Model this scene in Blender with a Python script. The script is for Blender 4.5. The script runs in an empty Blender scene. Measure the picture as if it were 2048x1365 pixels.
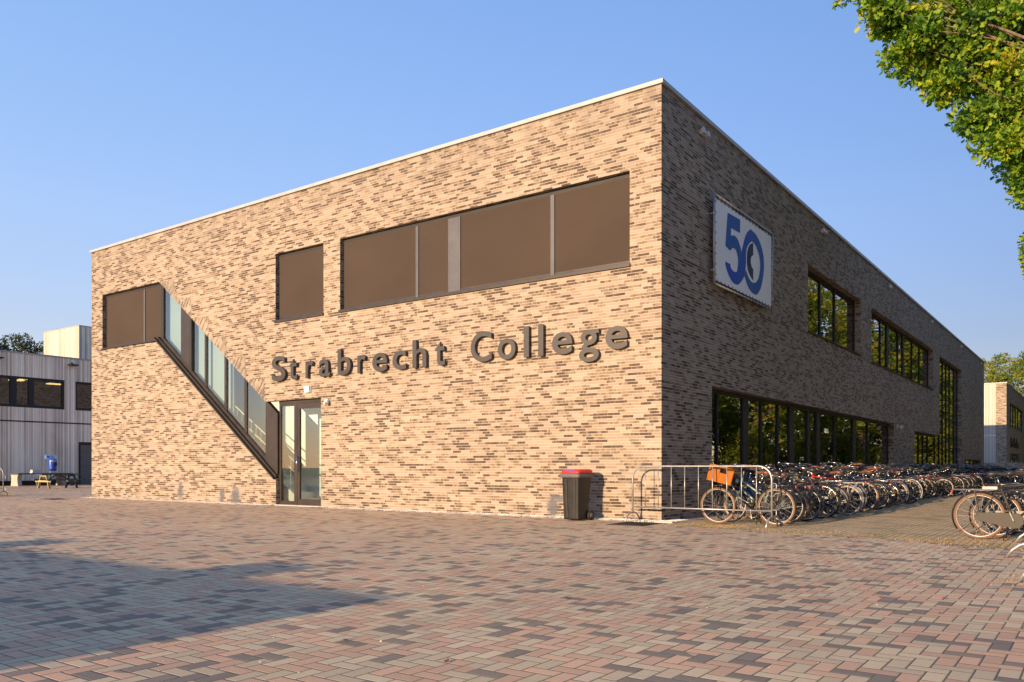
import bpy, bmesh, math, random
import numpy as np
from mathutils import Vector, Matrix
R = math.radians
rnd = random.Random(7)
sc = bpy.context.scene
COL = sc.collection
PI = math.pi

# ------------------------------------------------------------------ camera, light, sky
cam_d = bpy.data.cameras.new('camera'); cam = bpy.data.objects.new('camera', cam_d); COL.objects.link(cam)
cam.location = (7.286, -15.294, 1.10); cam.rotation_euler = (R(90), 0, R(35.78))
cam_d.sensor_width = 36; cam_d.lens = 28.9; cam_d.shift_y = 0.1233; cam_d.clip_end = 3000; cam_d.clip_start = 0.05
sc.camera = cam
SUN = Vector((0.092, 1.0, -0.222)).normalized()           # direction the light travels
sun_d = bpy.data.lights.new('sun', 'SUN'); sun = bpy.data.objects.new('sun', sun_d); COL.objects.link(sun)
sun_d.energy = 3.85; sun_d.angle = R(0.5); sun_d.color = (1.0, 0.70, 0.40)
sun.rotation_euler = SUN.to_track_quat('-Z', 'Y').to_euler()
sun.location = (0, -60, 30)
w = bpy.data.worlds.new('World'); sc.world = w; w.use_nodes = True
nt = w.node_tree; bg = nt.nodes['Background']
sky = nt.nodes.new('ShaderNodeTexSky'); sky.sky_type = 'NISHITA'; sky.sun_disc = False
sky.sun_elevation = math.asin(-SUN.z); sky.sun_rotation = math.atan2(-SUN.x, -SUN.y)
sky.air_density = 1.0; sky.dust_density = 0.15; sky.ozone_density = 2.6
geo = nt.nodes.new('ShaderNodeNewGeometry'); sx_ = nt.nodes.new('ShaderNodeSeparateXYZ'); dt = nt.nodes.new('ShaderNodeVectorMath'); dt.operation = 'DOT_PRODUCT'; dt.inputs[1].default_value = (-0.8113, -0.5847, 0)
nt.links.new(geo.outputs['Incoming'], sx_.inputs[0]); nt.links.new(geo.outputs['Incoming'], dt.inputs[0])
def wramp(sock, k, b, stops):
    m_ = nt.nodes.new('ShaderNodeMath'); m_.operation = 'MULTIPLY_ADD'; m_.inputs[1].default_value = k; m_.inputs[2].default_value = b; nt.links.new(sock, m_.inputs[0])
    n_ = nt.nodes.new('ShaderNodeValToRGB'); r_ = n_.color_ramp
    while len(r_.elements) < len(stops): r_.elements.new(0.5)
    for e_, (p_, c_) in zip(r_.elements, stops): e_.position = p_; e_.color = (*c_, 1)
    nt.links.new(m_.outputs[0], n_.inputs[0]); return n_.outputs[0]
def wmul(a_, b_):
    t_ = nt.nodes.new('ShaderNodeMix'); t_.data_type = 'RGBA'; t_.blend_type = 'MULTIPLY'; t_.inputs[0].default_value = 1.0; nt.links.new(a_, t_.inputs[6]); nt.links.new(b_, t_.inputs[7]); return t_.outputs[2]
el_ = wramp(sx_.outputs[2], -1.0, 0.0, [(0.02, (0.60, 0.43, 0.42)), (0.14, (0.72, 0.545, 0.575)), (0.28, (0.94, 0.78, 0.83)), (0.50, (1.10, 1.05, 1.15))])
az_ = wramp(dt.outputs['Value'], 0.5, 0.5, [(0.20, (1.55, 1.5, 1.42)), (0.50, (1.0, 1.0, 1.0)), (0.78, (0.57, 0.61, 0.66)), (0.90, (1.75, 1.68, 1.62))])  # last stop brightens the unseen sky beside the side wall, added as fill
nt.links.new(wmul(wmul(sky.outputs[0], el_), az_), bg.inputs[0]); bg.inputs[1].default_value = 0.115
vs = sc.view_settings; vs.view_transform = 'Standard'; vs.look = 'None'; vs.gamma = 1; vs.exposure = 1.22
sc.cycles.max_bounces = 8; sc.cycles.transparent_max_bounces = 12
sc.cycles.use_denoising = True

# ------------------------------------------------------------------ node helper
class S:
    def __init__(s, nt, sock): s.nt, s.k = nt, sock
    def m(s, op, *a):
        n = s.nt.nodes.new('ShaderNodeMath'); n.operation = op
        for i, v in enumerate((s,) + a):
            if isinstance(v, S): s.nt.links.new(v.k, n.inputs[i])
            else: n.inputs[i].default_value = v
        return S(s.nt, n.outputs[0])
    def __add__(s, o): return s.m('ADD', o)
    def __sub__(s, o): return s.m('SUBTRACT', o)
    def __mul__(s, o): return s.m('MULTIPLY', o)
    def __truediv__(s, o): return s.m('DIVIDE', o)
    def floor(s): return s.m('FLOOR')
    def fract(s): return s.m('FRACT')
    def lt(s, o): return s.m('LESS_THAN', o)
    def gt(s, o): return s.m('GREATER_THAN', o)
    def mn(s, o): return s.m('MINIMUM', o)
    def mx(s, o): return s.m('MAXIMUM', o)
    def eq(s, v): return s.m('COMPARE', v, 0.1)

class Mat:
    def __init__(s, name, rough=0.6, metal=0.0):
        s.m = bpy.data.materials.new(name); s.m.use_nodes = True; s.nt = s.m.node_tree
        s.b = s.nt.nodes['Principled BSDF']; s.b.inputs['Roughness'].default_value = rough; s.b.inputs['Metallic'].default_value = metal
    def node(s, t, **kw):
        n = s.nt.nodes.new(t)
        for k, v in kw.items(): setattr(n, k, v)
        return n
    def link(s, a, b): s.nt.links.new(a.k if isinstance(a, S) else a, b)
    def coords(s, kind='Object'):
        if kind == 'UV': o = s.node('ShaderNodeUVMap', uv_map='UVMap').outputs[0]
        elif kind == 'Pos': o = s.node('ShaderNodeNewGeometry').outputs['Position']
        else: o = s.node('ShaderNodeTexCoord').outputs[kind]
        n = s.node('ShaderNodeSeparateXYZ'); s.link(o, n.inputs[0])
        return [S(s.nt, n.outputs[i]) for i in range(3)]
    def vec(s, x, y, z=0.0):
        n = s.node('ShaderNodeCombineXYZ')
        for i, v in enumerate((x, y, z)):
            if isinstance(v, S): s.link(v, n.inputs[i])
            else: n.inputs[i].default_value = v
        return n.outputs[0]
    def noise(s, vec, scale=5.0, detail=3.0, rough=0.55):
        n = s.node('ShaderNodeTexNoise'); n.inputs['Scale'].default_value = scale; n.inputs['Detail'].default_value = detail; n.inputs['Roughness'].default_value = rough
        if vec is not None: s.link(vec, n.inputs['Vector'])
        return S(s.nt, n.outputs[0])
    def ramp(s, fac, stops, interp='LINEAR'):
        n = s.node('ShaderNodeValToRGB'); r = n.color_ramp; r.interpolation = interp
        while len(r.elements) < len(stops): r.elements.new(0.5)
        for e, (p, c) in zip(r.elements, stops):
            e.position = p; e.color = (*c, 1) if len(c) == 3 else c
        s.link(fac, n.inputs[0]); return n.outputs[0]
    def mix(s, fac, a, b, mode='MIX'):
        n = s.node('ShaderNodeMix', data_type='RGBA', blend_type=mode)
        for sock, v in ((n.inputs[0], fac), (n.inputs[6], a), (n.inputs[7], b)):
            if isinstance(v, S): s.link(v, sock)
            elif hasattr(v, 'is_output') or isinstance(v, bpy.types.NodeSocket): s.link(v, sock)
            elif isinstance(v, (int, float)): sock.default_value = v
            else: sock.default_value = (*v, 1)
        return n.outputs[2]
    def color(s, c):
        if isinstance(c, (tuple, list)): s.b.inputs['Base Color'].default_value = (*c, 1)
        else: s.link(c, s.b.inputs['Base Color'])
    def bump(s, h, dist=0.004, strength=0.6):
        n = s.node('ShaderNodeBump'); n.inputs['Distance'].default_value = dist; n.inputs['Strength'].default_value = strength
        s.link(h, n.inputs['Height']); s.link(n.outputs[0], s.b.inputs['Normal'])

def plain(name, c, rough=0.55, metal=0.0, var=0.18, scale=6.0, coat=0.0):
    m = Mat(name, rough, metal)
    n = m.noise(m.node('ShaderNodeTexCoord').outputs['Object'], scale, 4)
    lo = tuple(x * (1 - var) for x in c); hi = tuple(min(1, x * (1 + var)) for x in c)
    m.color(m.ramp(n, [(0.3, lo), (0.7, hi)]))
    m.link((n * 0.25) + (rough - 0.12), m.b.inputs['Roughness'])
    if coat: m.b.inputs['Coat Weight'].default_value = coat; m.b.inputs['Coat Roughness'].default_value = 0.15
    return m.m

# ---- brick
def brick_material(name='sand_brick', tint=(0.70, 0.69, 0.68), grey_patches=True):
    m = Mat(name, 0.85); nt = m.nt
    u, v, _ = m.coords('UV')
    H = 0.0625
    row = (v / H).floor(); fv = (v / H).fract()
    wv = (u / 0.235) + row * 37.31
    def vor(feature):
        n = m.node('ShaderNodeTexVoronoi', voronoi_dimensions='1D', feature=feature); n.inputs['Scale'].default_value = 1.0
        n.inputs['Randomness'].default_value = 0.62; m.link(wv, n.inputs['W']); return n
    c = m.node('ShaderNodeSeparateColor'); m.link(vor('F1').outputs['Color'], c.inputs[0])
    r1, r2, r3 = [S(nt, c.outputs[i]) for i in range(3)]
    edge = S(nt, vor('DISTANCE_TO_EDGE').outputs['Distance'])
    t = lambda c: tuple(a * b for a, b in zip(c, tint))
    streak = m.noise(m.vec(u * 13.0, v * 6.0, r2 * 40.0), 1.0, 4.0)
    fine = m.noise(m.vec(u * 90.0, v * 90.0, 0.0), 1.0, 2.0)
    pale = m.ramp(r2, [(0.0, t((0.37, 0.285, 0.215))), (0.5, t((0.43, 0.345, 0.27))), (1.0, t((0.49, 0.41, 0.325)))])
    tan = m.ramp(streak, [(0.36, t((0.22, 0.155, 0.105))), (0.62, t((0.38, 0.295, 0.215)))])
    dark = m.ramp(streak, [(0.40, t((0.085, 0.056, 0.040))), (0.72, t((0.17, 0.112, 0.078)))])
    mott = m.ramp(streak, [(0.44, t((0.135, 0.092, 0.062))), (0.60, t((0.34, 0.255, 0.18)))])
    big = m.noise(m.vec(u * 0.55, v * 1.1, 3.0), 1.0, 3.0)
    rr = r1 + (big - 0.5) * 0.22
    col = m.mix(rr.lt(0.52), pale, tan)
    col = m.mix(rr.lt(0.30), col, mott)
    col = m.mix(rr.lt(0.15), col, dark)
    col = m.mix(0.30, col, m.ramp(fine, [(0.3, (0.55, 0.55, 0.55)), (0.7, (1.25, 1.25, 1.25))]), 'MULTIPLY')
    mort = fv.lt(0.15).mx(edge.lt(0.013) * 0.55)
    col = m.mix(mort, col, t((0.66, 0.585, 0.49)))
    # low, large weathering
    wea = m.noise(m.vec(u * 0.25, v * 0.35, 9.0), 1.0, 4.0)
    col = m.mix(0.5, col, m.ramp(wea, [(0.3, (0.84, 0.83, 0.82)), (0.7, (1.07, 1.07, 1.06))]), 'MULTIPLY')
    rain = m.noise(m.vec(u * 2.6, v * 0.22, 1.0), 1.0, 4.0)
    top = (v * 0.9 - 7.05).mx(0.0).mn(1.0)
    col = m.mix((rain - 0.40).mx(0.0).mn(0.3) * top * 2.2, col, (0.13, 0.11, 0.095))
    if grey_patches:  # soft blue-grey patches low on the front wall
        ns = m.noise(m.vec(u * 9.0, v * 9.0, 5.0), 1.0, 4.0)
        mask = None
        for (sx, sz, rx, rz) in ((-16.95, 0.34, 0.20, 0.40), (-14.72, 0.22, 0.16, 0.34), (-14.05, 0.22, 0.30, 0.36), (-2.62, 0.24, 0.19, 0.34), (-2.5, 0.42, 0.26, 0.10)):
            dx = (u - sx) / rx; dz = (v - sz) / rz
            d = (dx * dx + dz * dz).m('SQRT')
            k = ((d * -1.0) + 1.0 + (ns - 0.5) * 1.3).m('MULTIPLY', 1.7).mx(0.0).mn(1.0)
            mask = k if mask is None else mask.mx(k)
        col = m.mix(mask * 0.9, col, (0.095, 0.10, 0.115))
    m.color(col)
    m.bump((mort * -1.0) + fine * 0.35, 0.004, 0.7)
    return m.m

def paver_material():
    m = Mat('herringbone_paver', 0.8); nt = m.nt
    x, y, _ = m.coords('Object')
    sx = x / 0.105 + 4000.0; sy = y / 0.105 + 4000.0
    i, j = sx.floor(), sy.floor(); fx, fy = sx.fract(), sy.fract()
    k = (i - j).m('FLOORED_MODULO', 4.0)
    k1, k2, k3 = k.eq(1.0), k.eq(2.0), k.eq(3.0)
    isV = k2.mx(k3)
    bi = i - k1; bj = j + k3
    lx = fx + k1; ly = fy + k2
    dH = lx.mn((lx * -1.0) + 2.0).mn(fy.mn((fy * -1.0) + 1.0))
    dV = ly.mn((ly * -1.0) + 2.0).mn(fx.mn((fx * -1.0) + 1.0))
    d = dH + (dV - dH) * isV
    wn = m.node('ShaderNodeTexWhiteNoise', noise_dimensions='3D'); m.link(m.vec(bi, bj, isV), wn.inputs['Vector'])
    c = m.node('ShaderNodeSeparateColor'); m.link(wn.outputs['Color'], c.inputs[0])
    r1, r2 = S(nt, c.outputs[0]), S(nt, c.outputs[1])
    clus = m.noise(m.vec(x * 0.7, y * 0.7, 1.0), 1.0, 2.0)
    rr = r1 + (clus - 0.5) * 0.12
    col = m.ramp(rr, [(0.0, (0.225, 0.188, 0.150)), (0.14, (0.575, 0.372, 0.245)), (0.56, (0.575, 0.462, 0.305))], 'CONSTANT')
    col = m.mix(1.0, col, m.ramp(r2, [(0, (0.86, 0.86, 0.86)), (1, (1.10, 1.09, 1.08))]), 'MULTIPLY')
    grain = m.noise(m.vec(x, y, 0.0), 260.0, 2.0)
    col = m.mix(0.8, col, m.ramp(grain, [(0.3, (0.72, 0.72, 0.72)), (0.7, (1.18, 1.18, 1.18))]), 'MULTIPLY')
    dirt = m.noise(m.vec(x, y, 4.0), 0.35, 5.0)
    col = m.mix(0.55, col, m.ramp(dirt, [(0.32, (0.80, 0.79, 0.77)), (0.66, (1.08, 1.07, 1.05))]), 'MULTIPLY')
    # tan dust gathers near the doorway wall and the bike park
    jn = m.noise(m.vec(x, y, 8.0), 1.2, 3.0)
    joint = (d.lt(0.045)) 
    moss = m.ramp(jn, [(0.42, (0.10, 0.085, 0.07)), (0.62, (0.17, 0.155, 0.07))])
    col = m.mix(joint, col, moss)
    m.color(col)
    m.bump((d.mn(0.10) * 8.0) + grain * 0.25, 0.006, 0.7)
    m.link(r2 * 0.15 + 0.68, m.b.inputs['Roughness'])
    return m.m

def bikepark_material():
    m = Mat('sandy_bike_park', 0.95); nt = m.nt
    x, y, _ = m.coords('Object')
    sx = x / 0.105 + 4000.0; sy = y / 0.21 + 4000.0
    row = sx.floor(); fy = (sy + row * 0.5).fract(); fx = sx.fract()
    d = (fx.mn((fx * -1.0) + 1.0)).mn((fy.mn((fy * -1.0) + 1.0)) * 2.0)
    n1 = m.noise(m.vec(x, y, 0.0), 1.3, 6.0, 0.65); n2 = m.noise(m.vec(x, y, 0.0), 14.0, 5.0, 0.7); n3 = m.noise(m.vec(x, y, 0.0), 120.0, 2.0)
    col = m.ramp(n2, [(0.3, (0.36, 0.25, 0.135)), (0.5, (0.54, 0.395, 0.235)), (0.72, (0.66, 0.50, 0.32))])
    col = m.mix(n1.m('SUBTRACT', 0.48).m('MULTIPLY', 6.0).mx(0.0).mn(0.75), col, m.ramp(n2, [(0.35, (0.16, 0.15, 0.055)), (0.7, (0.36, 0.31, 0.13))]))
    joint = d.lt(0.12) * (n2.gt(0.40))
    col = m.mix(joint * 0.75, col, (0.15, 0.11, 0.065))
    col = m.mix(0.7, col, m.ramp(n3, [(0.3, (0.6, 0.6, 0.6)), (0.7, (1.3, 1.3, 1.3))]), 'MULTIPLY')
    m.color(col); m.bump(n2 + n3 * 0.3, 0.02, 0.8)
    return m.m

def wood_material(name, base, alt):
    m = Mat(name, 0.8); nt = m.nt
    u, v, _ = m.coords('UV')
    p = u / 0.10; pi_ = p.floor(); fp = p.fract()
    wn = m.node('ShaderNodeTexWhiteNoise', noise_dimensions='1D'); m.link(pi_, wn.inputs['W'])
    r = S(nt, wn.outputs['Value'])
    st = m.noise(m.vec(u * 30.0, v * 0.8, r * 30.0), 1.0, 4.0)
    low = m.noise(m.vec(u * 0.6, v * 0.35, 2.0), 1.0, 4.0)
    col = m.ramp((r * 0.55) + st * 0.45 + 0.02 + (low - 0.5) * 0.6, [(0.15, base), (0.5, alt), (0.85, tuple(min(1, c * 1.35) for c in alt))])
    gap = fp.lt(0.07)
    col = m.mix(gap, col, (0.035, 0.030, 0.026))
    m.color(col); m.bump((gap * -1.0) + st * 0.2, 0.008, 0.8)
    return m.m

def glass_material(name, tint, ior=1.7, rough=0.0):
    m = Mat(name); nt = m.nt; out = nt.nodes['Material Output']
    tr = m.node('ShaderNodeBsdfTransparent'); tr.inputs[0].default_value = (*tint, 1)
    gl = m.node('ShaderNodeBsdfGlossy'); gl.inputs['Roughness'].default_value = rough; gl.inputs['Color'].default_value = (0.95, 0.97, 0.96, 1)
    # very slight waviness of the panes
    tc = m.node('ShaderNodeTexCoord').outputs['Object']
    n = m.noise(tc, 0.9, 1.0)
    b = m.node('ShaderNodeBump'); b.inputs['Distance'].default_value = 0.010; b.inputs['Strength'].default_value = 0.25
    m.link(n, b.inputs['Height']); m.link(b.outputs[0], gl.inputs['Normal'])
    fr = m.node('ShaderNodeFresnel'); fr.inputs['IOR'].default_value = ior
    mx = m.node('ShaderNodeMixShader'); m.link(fr.outputs[0], mx.inputs[0]); m.link(tr.outputs[0], mx.inputs[1]); m.link(gl.outputs[0], mx.inputs[2])
    m.link(mx.outputs[0], out.inputs['Surface'])
    return m.m

def leaf_material(name, stops, trans=0.35):
    m = Mat(name, 0.55); nt = m.nt; out = nt.nodes['Material Output']
    g = m.node('ShaderNodeNewGeometry')
    r = S(nt, g.outputs['Random Per Island'])
    n = m.noise(m.node('ShaderNodeTexCoord').outputs['Object'], 0.8, 3.0)
    col = m.ramp(r * 0.62 + (n - 0.5) * 1.3 + 0.19, stops)
    m.color(col); m.b.inputs['Specular IOR Level'].default_value = 0.35
    t = m.node('ShaderNodeBsdfTranslucent'); hs = m.node('ShaderNodeHueSaturation'); hs.inputs['Saturation'].default_value = 1.15; hs.inputs['Value'].default_value = 1.25
    m.link(col, hs.inputs['Color']); m.link(hs.outputs[0], t.inputs[0])
    mx = m.node('ShaderNodeMixShader'); mx.inputs[0].default_value = trans
    m.link(m.b.outputs[0], mx.inputs[1]); m.link(t.outputs[0], mx.inputs[2]); m.link(mx.outputs[0], out.inputs['Surface'])
    return m.m

def bark_material():
    m = Mat('bark', 0.95)
    x, y, z = m.coords('Object')
    n = m.noise(m.vec(x * 9.0, y * 9.0, z * 1.6), 1.0, 5.0)
    m.color(m.ramp(n, [(0.3, (0.07, 0.052, 0.036)), (0.7, (0.25, 0.19, 0.13))])); m.bump(n, 0.03, 0.8)
    return m.m

def terrain_material():
    m = Mat('terrain_grass', 0.95)
    x, y, _ = m.coords('Object')
    n = m.noise(m.vec(x, y, 0.0), 0.3, 6.0); n2 = m.noise(m.vec(x, y, 0.0), 9.0, 4.0)
    c = m.ramp(n, [(0.35, (0.055, 0.075, 0.022)), (0.65, (0.12, 0.11, 0.045))])
    m.color(m.mix(0.6, c, m.ramp(n2, [(0.3, (0.6, 0.6, 0.6)), (0.7, (1.3, 1.3, 1.3))]), 'MULTIPLY')); m.bump(n2, 0.05)
    return m.m

def tyre_material(name, side, tread):
    return plain(name, side, 0.75, 0, 0.2, 14)

M = dict(
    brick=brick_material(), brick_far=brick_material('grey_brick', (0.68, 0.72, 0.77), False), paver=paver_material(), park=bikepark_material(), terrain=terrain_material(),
    wood=wood_material('weathered_cladding', (0.42, 0.33, 0.25), (0.78, 0.655, 0.52)),
    wood_pale=wood_material('pale_cladding', (0.38, 0.335, 0.29), (0.48, 0.435, 0.38)),
    alu=plain('coping_aluminium', (0.34, 0.345, 0.35), 0.45, 0.0, 0.08, 3), frame=plain('bronze_frame', (0.030, 0.021, 0.017), 0.42, 0.0, 0.15, 4),
    frame_dark=plain('dark_frame', (0.012, 0.010, 0.009), 0.6, 0.0, 0.2, 4), mullion=plain('grey_mullion', (0.075, 0.072, 0.078), 0.45, 0.0, 0.1, 4),
    letter=plain('letter_brown', (0.036, 0.032, 0.031), 0.5, 0.0, 0.1, 3),
    glass_dark=glass_material('dark_glass', (0.36, 0.42, 0.40), 3.2), glass_pale=glass_material('pale_glass', (0.82, 0.92, 0.89), 2.7),
    white=plain('white_paint', (0.52, 0.515, 0.50), 0.5, 0, 0.06, 3), inner_pale=plain('added_backing_plaster', (0.30, 0.36, 0.41), 0.8, 0, 0.05, 1), inner=plain('interior_plaster', (0.64, 0.71, 0.76), 0.8, 0, 0.05, 1),
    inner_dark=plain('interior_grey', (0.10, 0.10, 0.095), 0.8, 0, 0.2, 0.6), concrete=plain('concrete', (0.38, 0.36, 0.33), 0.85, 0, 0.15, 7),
    floor_in=plain('interior_floor', (0.23, 0.23, 0.23), 0.6, 0, 0.1, 2), roof=plain('bitumen_roof', (0.05, 0.05, 0.05), 0.9),
    galv=plain('galvanised_steel', (0.36, 0.355, 0.345), 0.38, 0.6, 0.16, 12), chrome=plain('chrome', (0.45, 0.45, 0.46), 0.22, 1.0, 0.06, 9), spoke=plain('spoke_steel', (0.36, 0.36, 0.36), 0.4, 0.7, 0.05),
    bin=plain('bin_plastic', (0.011, 0.0105, 0.010), 0.5, 0, 0.3, 5), red=plain('red_lid', (0.62, 0.025, 0.03), 0.4, 0, 0.1, 5), blue_lab=plain('blue_label', (0.05, 0.10, 0.42), 0.5),
    grey_plastic=plain('grey_plastic', (0.11, 0.10, 0.10), 0.5), rubber=plain('rubber', (0.014, 0.014, 0.014), 0.8), tan=plain('tan_tyre', (0.155, 0.085, 0.048), 0.85, 0, 0.15, 10), cream=plain('cream_tyre', (0.15, 0.132, 0.11), 0.85, 0, 0.12, 10),
    black=plain('black_paint', (0.014, 0.014, 0.015), 0.25, 0, 0.2, 8, 0.6), silver=plain('silver_paint', (0.34, 0.34, 0.35), 0.3, 0.5, 0.08, 8), whitep=plain('white_frame_paint', (0.44, 0.44, 0.44), 0.3, 0, 0.06, 8, 0.5),
    redp=plain('red_paint', (0.55, 0.035, 0.03), 0.28, 0, 0.1, 8, 0.5), bluep=plain('navy_paint', (0.018, 0.045, 0.16), 0.28, 0, 0.1, 8, 0.5), greenp=plain('sage_paint', (0.17, 0.26, 0.245), 0.35, 0, 0.1, 8, 0.3), tealp=plain('teal_paint', (0.03, 0.16, 0.17), 0.3, 0, 0.1, 8, 0.4),
    brownp=plain('brown_paint', (0.10, 0.06, 0.035), 0.3, 0, 0.1, 8, 0.4), greyp=plain('grey_paint', (0.10, 0.105, 0.11), 0.32, 0, 0.1, 8, 0.4),
    leather=plain('brown_leather', (0.15, 0.055, 0.028), 0.5, 0, 0.2, 20), saddle=plain('black_saddle', (0.020, 0.020, 0.022), 0.45, 0, 0.2, 20), chaincase_glint=plain('worn_chaincase_glint', (0.028, 0.024, 0.020), 0.55, 0, 0.25, 9),
    crate=plain('orange_crate_plastic', (0.40, 0.125, 0.012), 0.5, 0, 0.1, 9), wicker=plain('basket_dark', (0.045, 0.038, 0.032), 0.7, 0, 0.3, 40), lamp_red=plain('red_reflector', (0.30, 0.010, 0.008), 0.25), lamp_glass=plain('lamp_glass', (0.7, 0.7, 0.7), 0.12),
    pad=plain('grey_pad', (0.42, 0.38, 0.36), 0.8), banner=plain('banner_fabric', (0.80, 0.81, 0.82), 0.7, 0, 0.03, 2), b1=plain('banner_blue', (0.006, 0.085, 0.34), 0.6, 0, 0.1, 1.2), b2=plain('banner_bright_blue', (0.006, 0.062, 0.40), 0.6, 0, 0.12, 1.2), b3=plain('banner_navy', (0.006, 0.014, 0.04), 0.6),
    cord=plain('black_cord', (0.02, 0.02, 0.02), 0.7), tabledark=plain('stained_table_wood', (0.045, 0.055, 0.062), 0.7, 0, 0.25, 12), yellow=plain('yellow_wood', (0.36, 0.29, 0.13), 0.7), bluebin=plain('blue_bin', (0.012, 0.06, 0.40), 0.35, 0, 0.1, 4), skyblue=plain('pale_blue_panel', (0.45, 0.70, 0.90), 0.5),
    iron=plain('cast_iron', (0.045, 0.040, 0.035), 0.7, 0.3, 0.3, 30), pebble=plain('pebble', (0.60, 0.57, 0.52), 0.8, 0, 0.35, 3), grass=leaf_material('dry_grass', [(0.2, (0.13, 0.14, 0.04)), (0.5, (0.33, 0.24, 0.11)), (0.85, (0.45, 0.30, 0.14))], 0.2),
    oak=leaf_material('oak_leaf', [(0.12, (0.030, 0.085, 0.016)), (0.38, (0.10, 0.22, 0.022)), (0.64, (0.27, 0.40, 0.030)), (0.90, (0.48, 0.44, 0.038)), (1.0, (0.36, 0.19, 0.03))], 0.45),
    leaf=leaf_material('tree_leaf', [(0.2, (0.050, 0.11, 0.018)), (0.5, (0.16, 0.22, 0.024)), (0.8, (0.36, 0.33, 0.03)), (1.0, (0.40, 0.24, 0.03))], 0.38),
    leaf_dark=leaf_material('dark_leaf', [(0.2, (0.022, 0.045, 0.024)), (0.6, (0.05, 0.082, 0.03)), (1.0, (0.12, 0.11, 0.035))], 0.2),
    bark=bark_material(), door_blue=plain('blue_door', (0.015, 0.035, 0.12), 0.4), door_grey=plain('grey_door', (0.13, 0.115, 0.105), 0.5), ceil_lamp=None)
bl = Mat('sunscreen_fabric', 0.9)
_u, _v, _w = bl.coords('Object')
_f = bl.noise(bl.vec(_u * 260.0, _w * 8.0, _v), 1.0, 2.0); _g = bl.noise(bl.vec(_u * 6.0, _w * 240.0, _v), 1.0, 2.0); _l = bl.noise(bl.vec(_u * 0.5, _v, _w * 0.7), 1.0, 3.0)
bl.color(bl.mix(1.0, bl.ramp(_f * 0.5 + _g * 0.5, [(0.35, (0.050, 0.034, 0.025)), (0.65, (0.071, 0.050, 0.037))]), bl.ramp(_l, [(0.3, (0.9, 0.9, 0.9)), (0.7, (1.1, 1.1, 1.1))]), 'MULTIPLY'))
tl_ = bl.node('ShaderNodeBsdfTranslucent'); tl_.inputs[0].default_value = (0.34, 0.30, 0.27, 1); mxb = bl.node('ShaderNodeMixShader'); mxb.inputs[0].default_value = 0.22
bl.link(bl.b.outputs[0], mxb.inputs[1]); bl.link(tl_.outputs[0], mxb.inputs[2]); bl.link(mxb.outputs[0], bl.nt.nodes['Material Output'].inputs['Surface'])
M['blind'] = bl.m
lm = Mat('office_light'); lm.b.inputs['Emission Color'].default_value = (1, 0.62, 0.22, 1); lm.b.inputs['Emission Strength'].default_value = 1.6; M['ceil_lamp'] = lm.m

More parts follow.
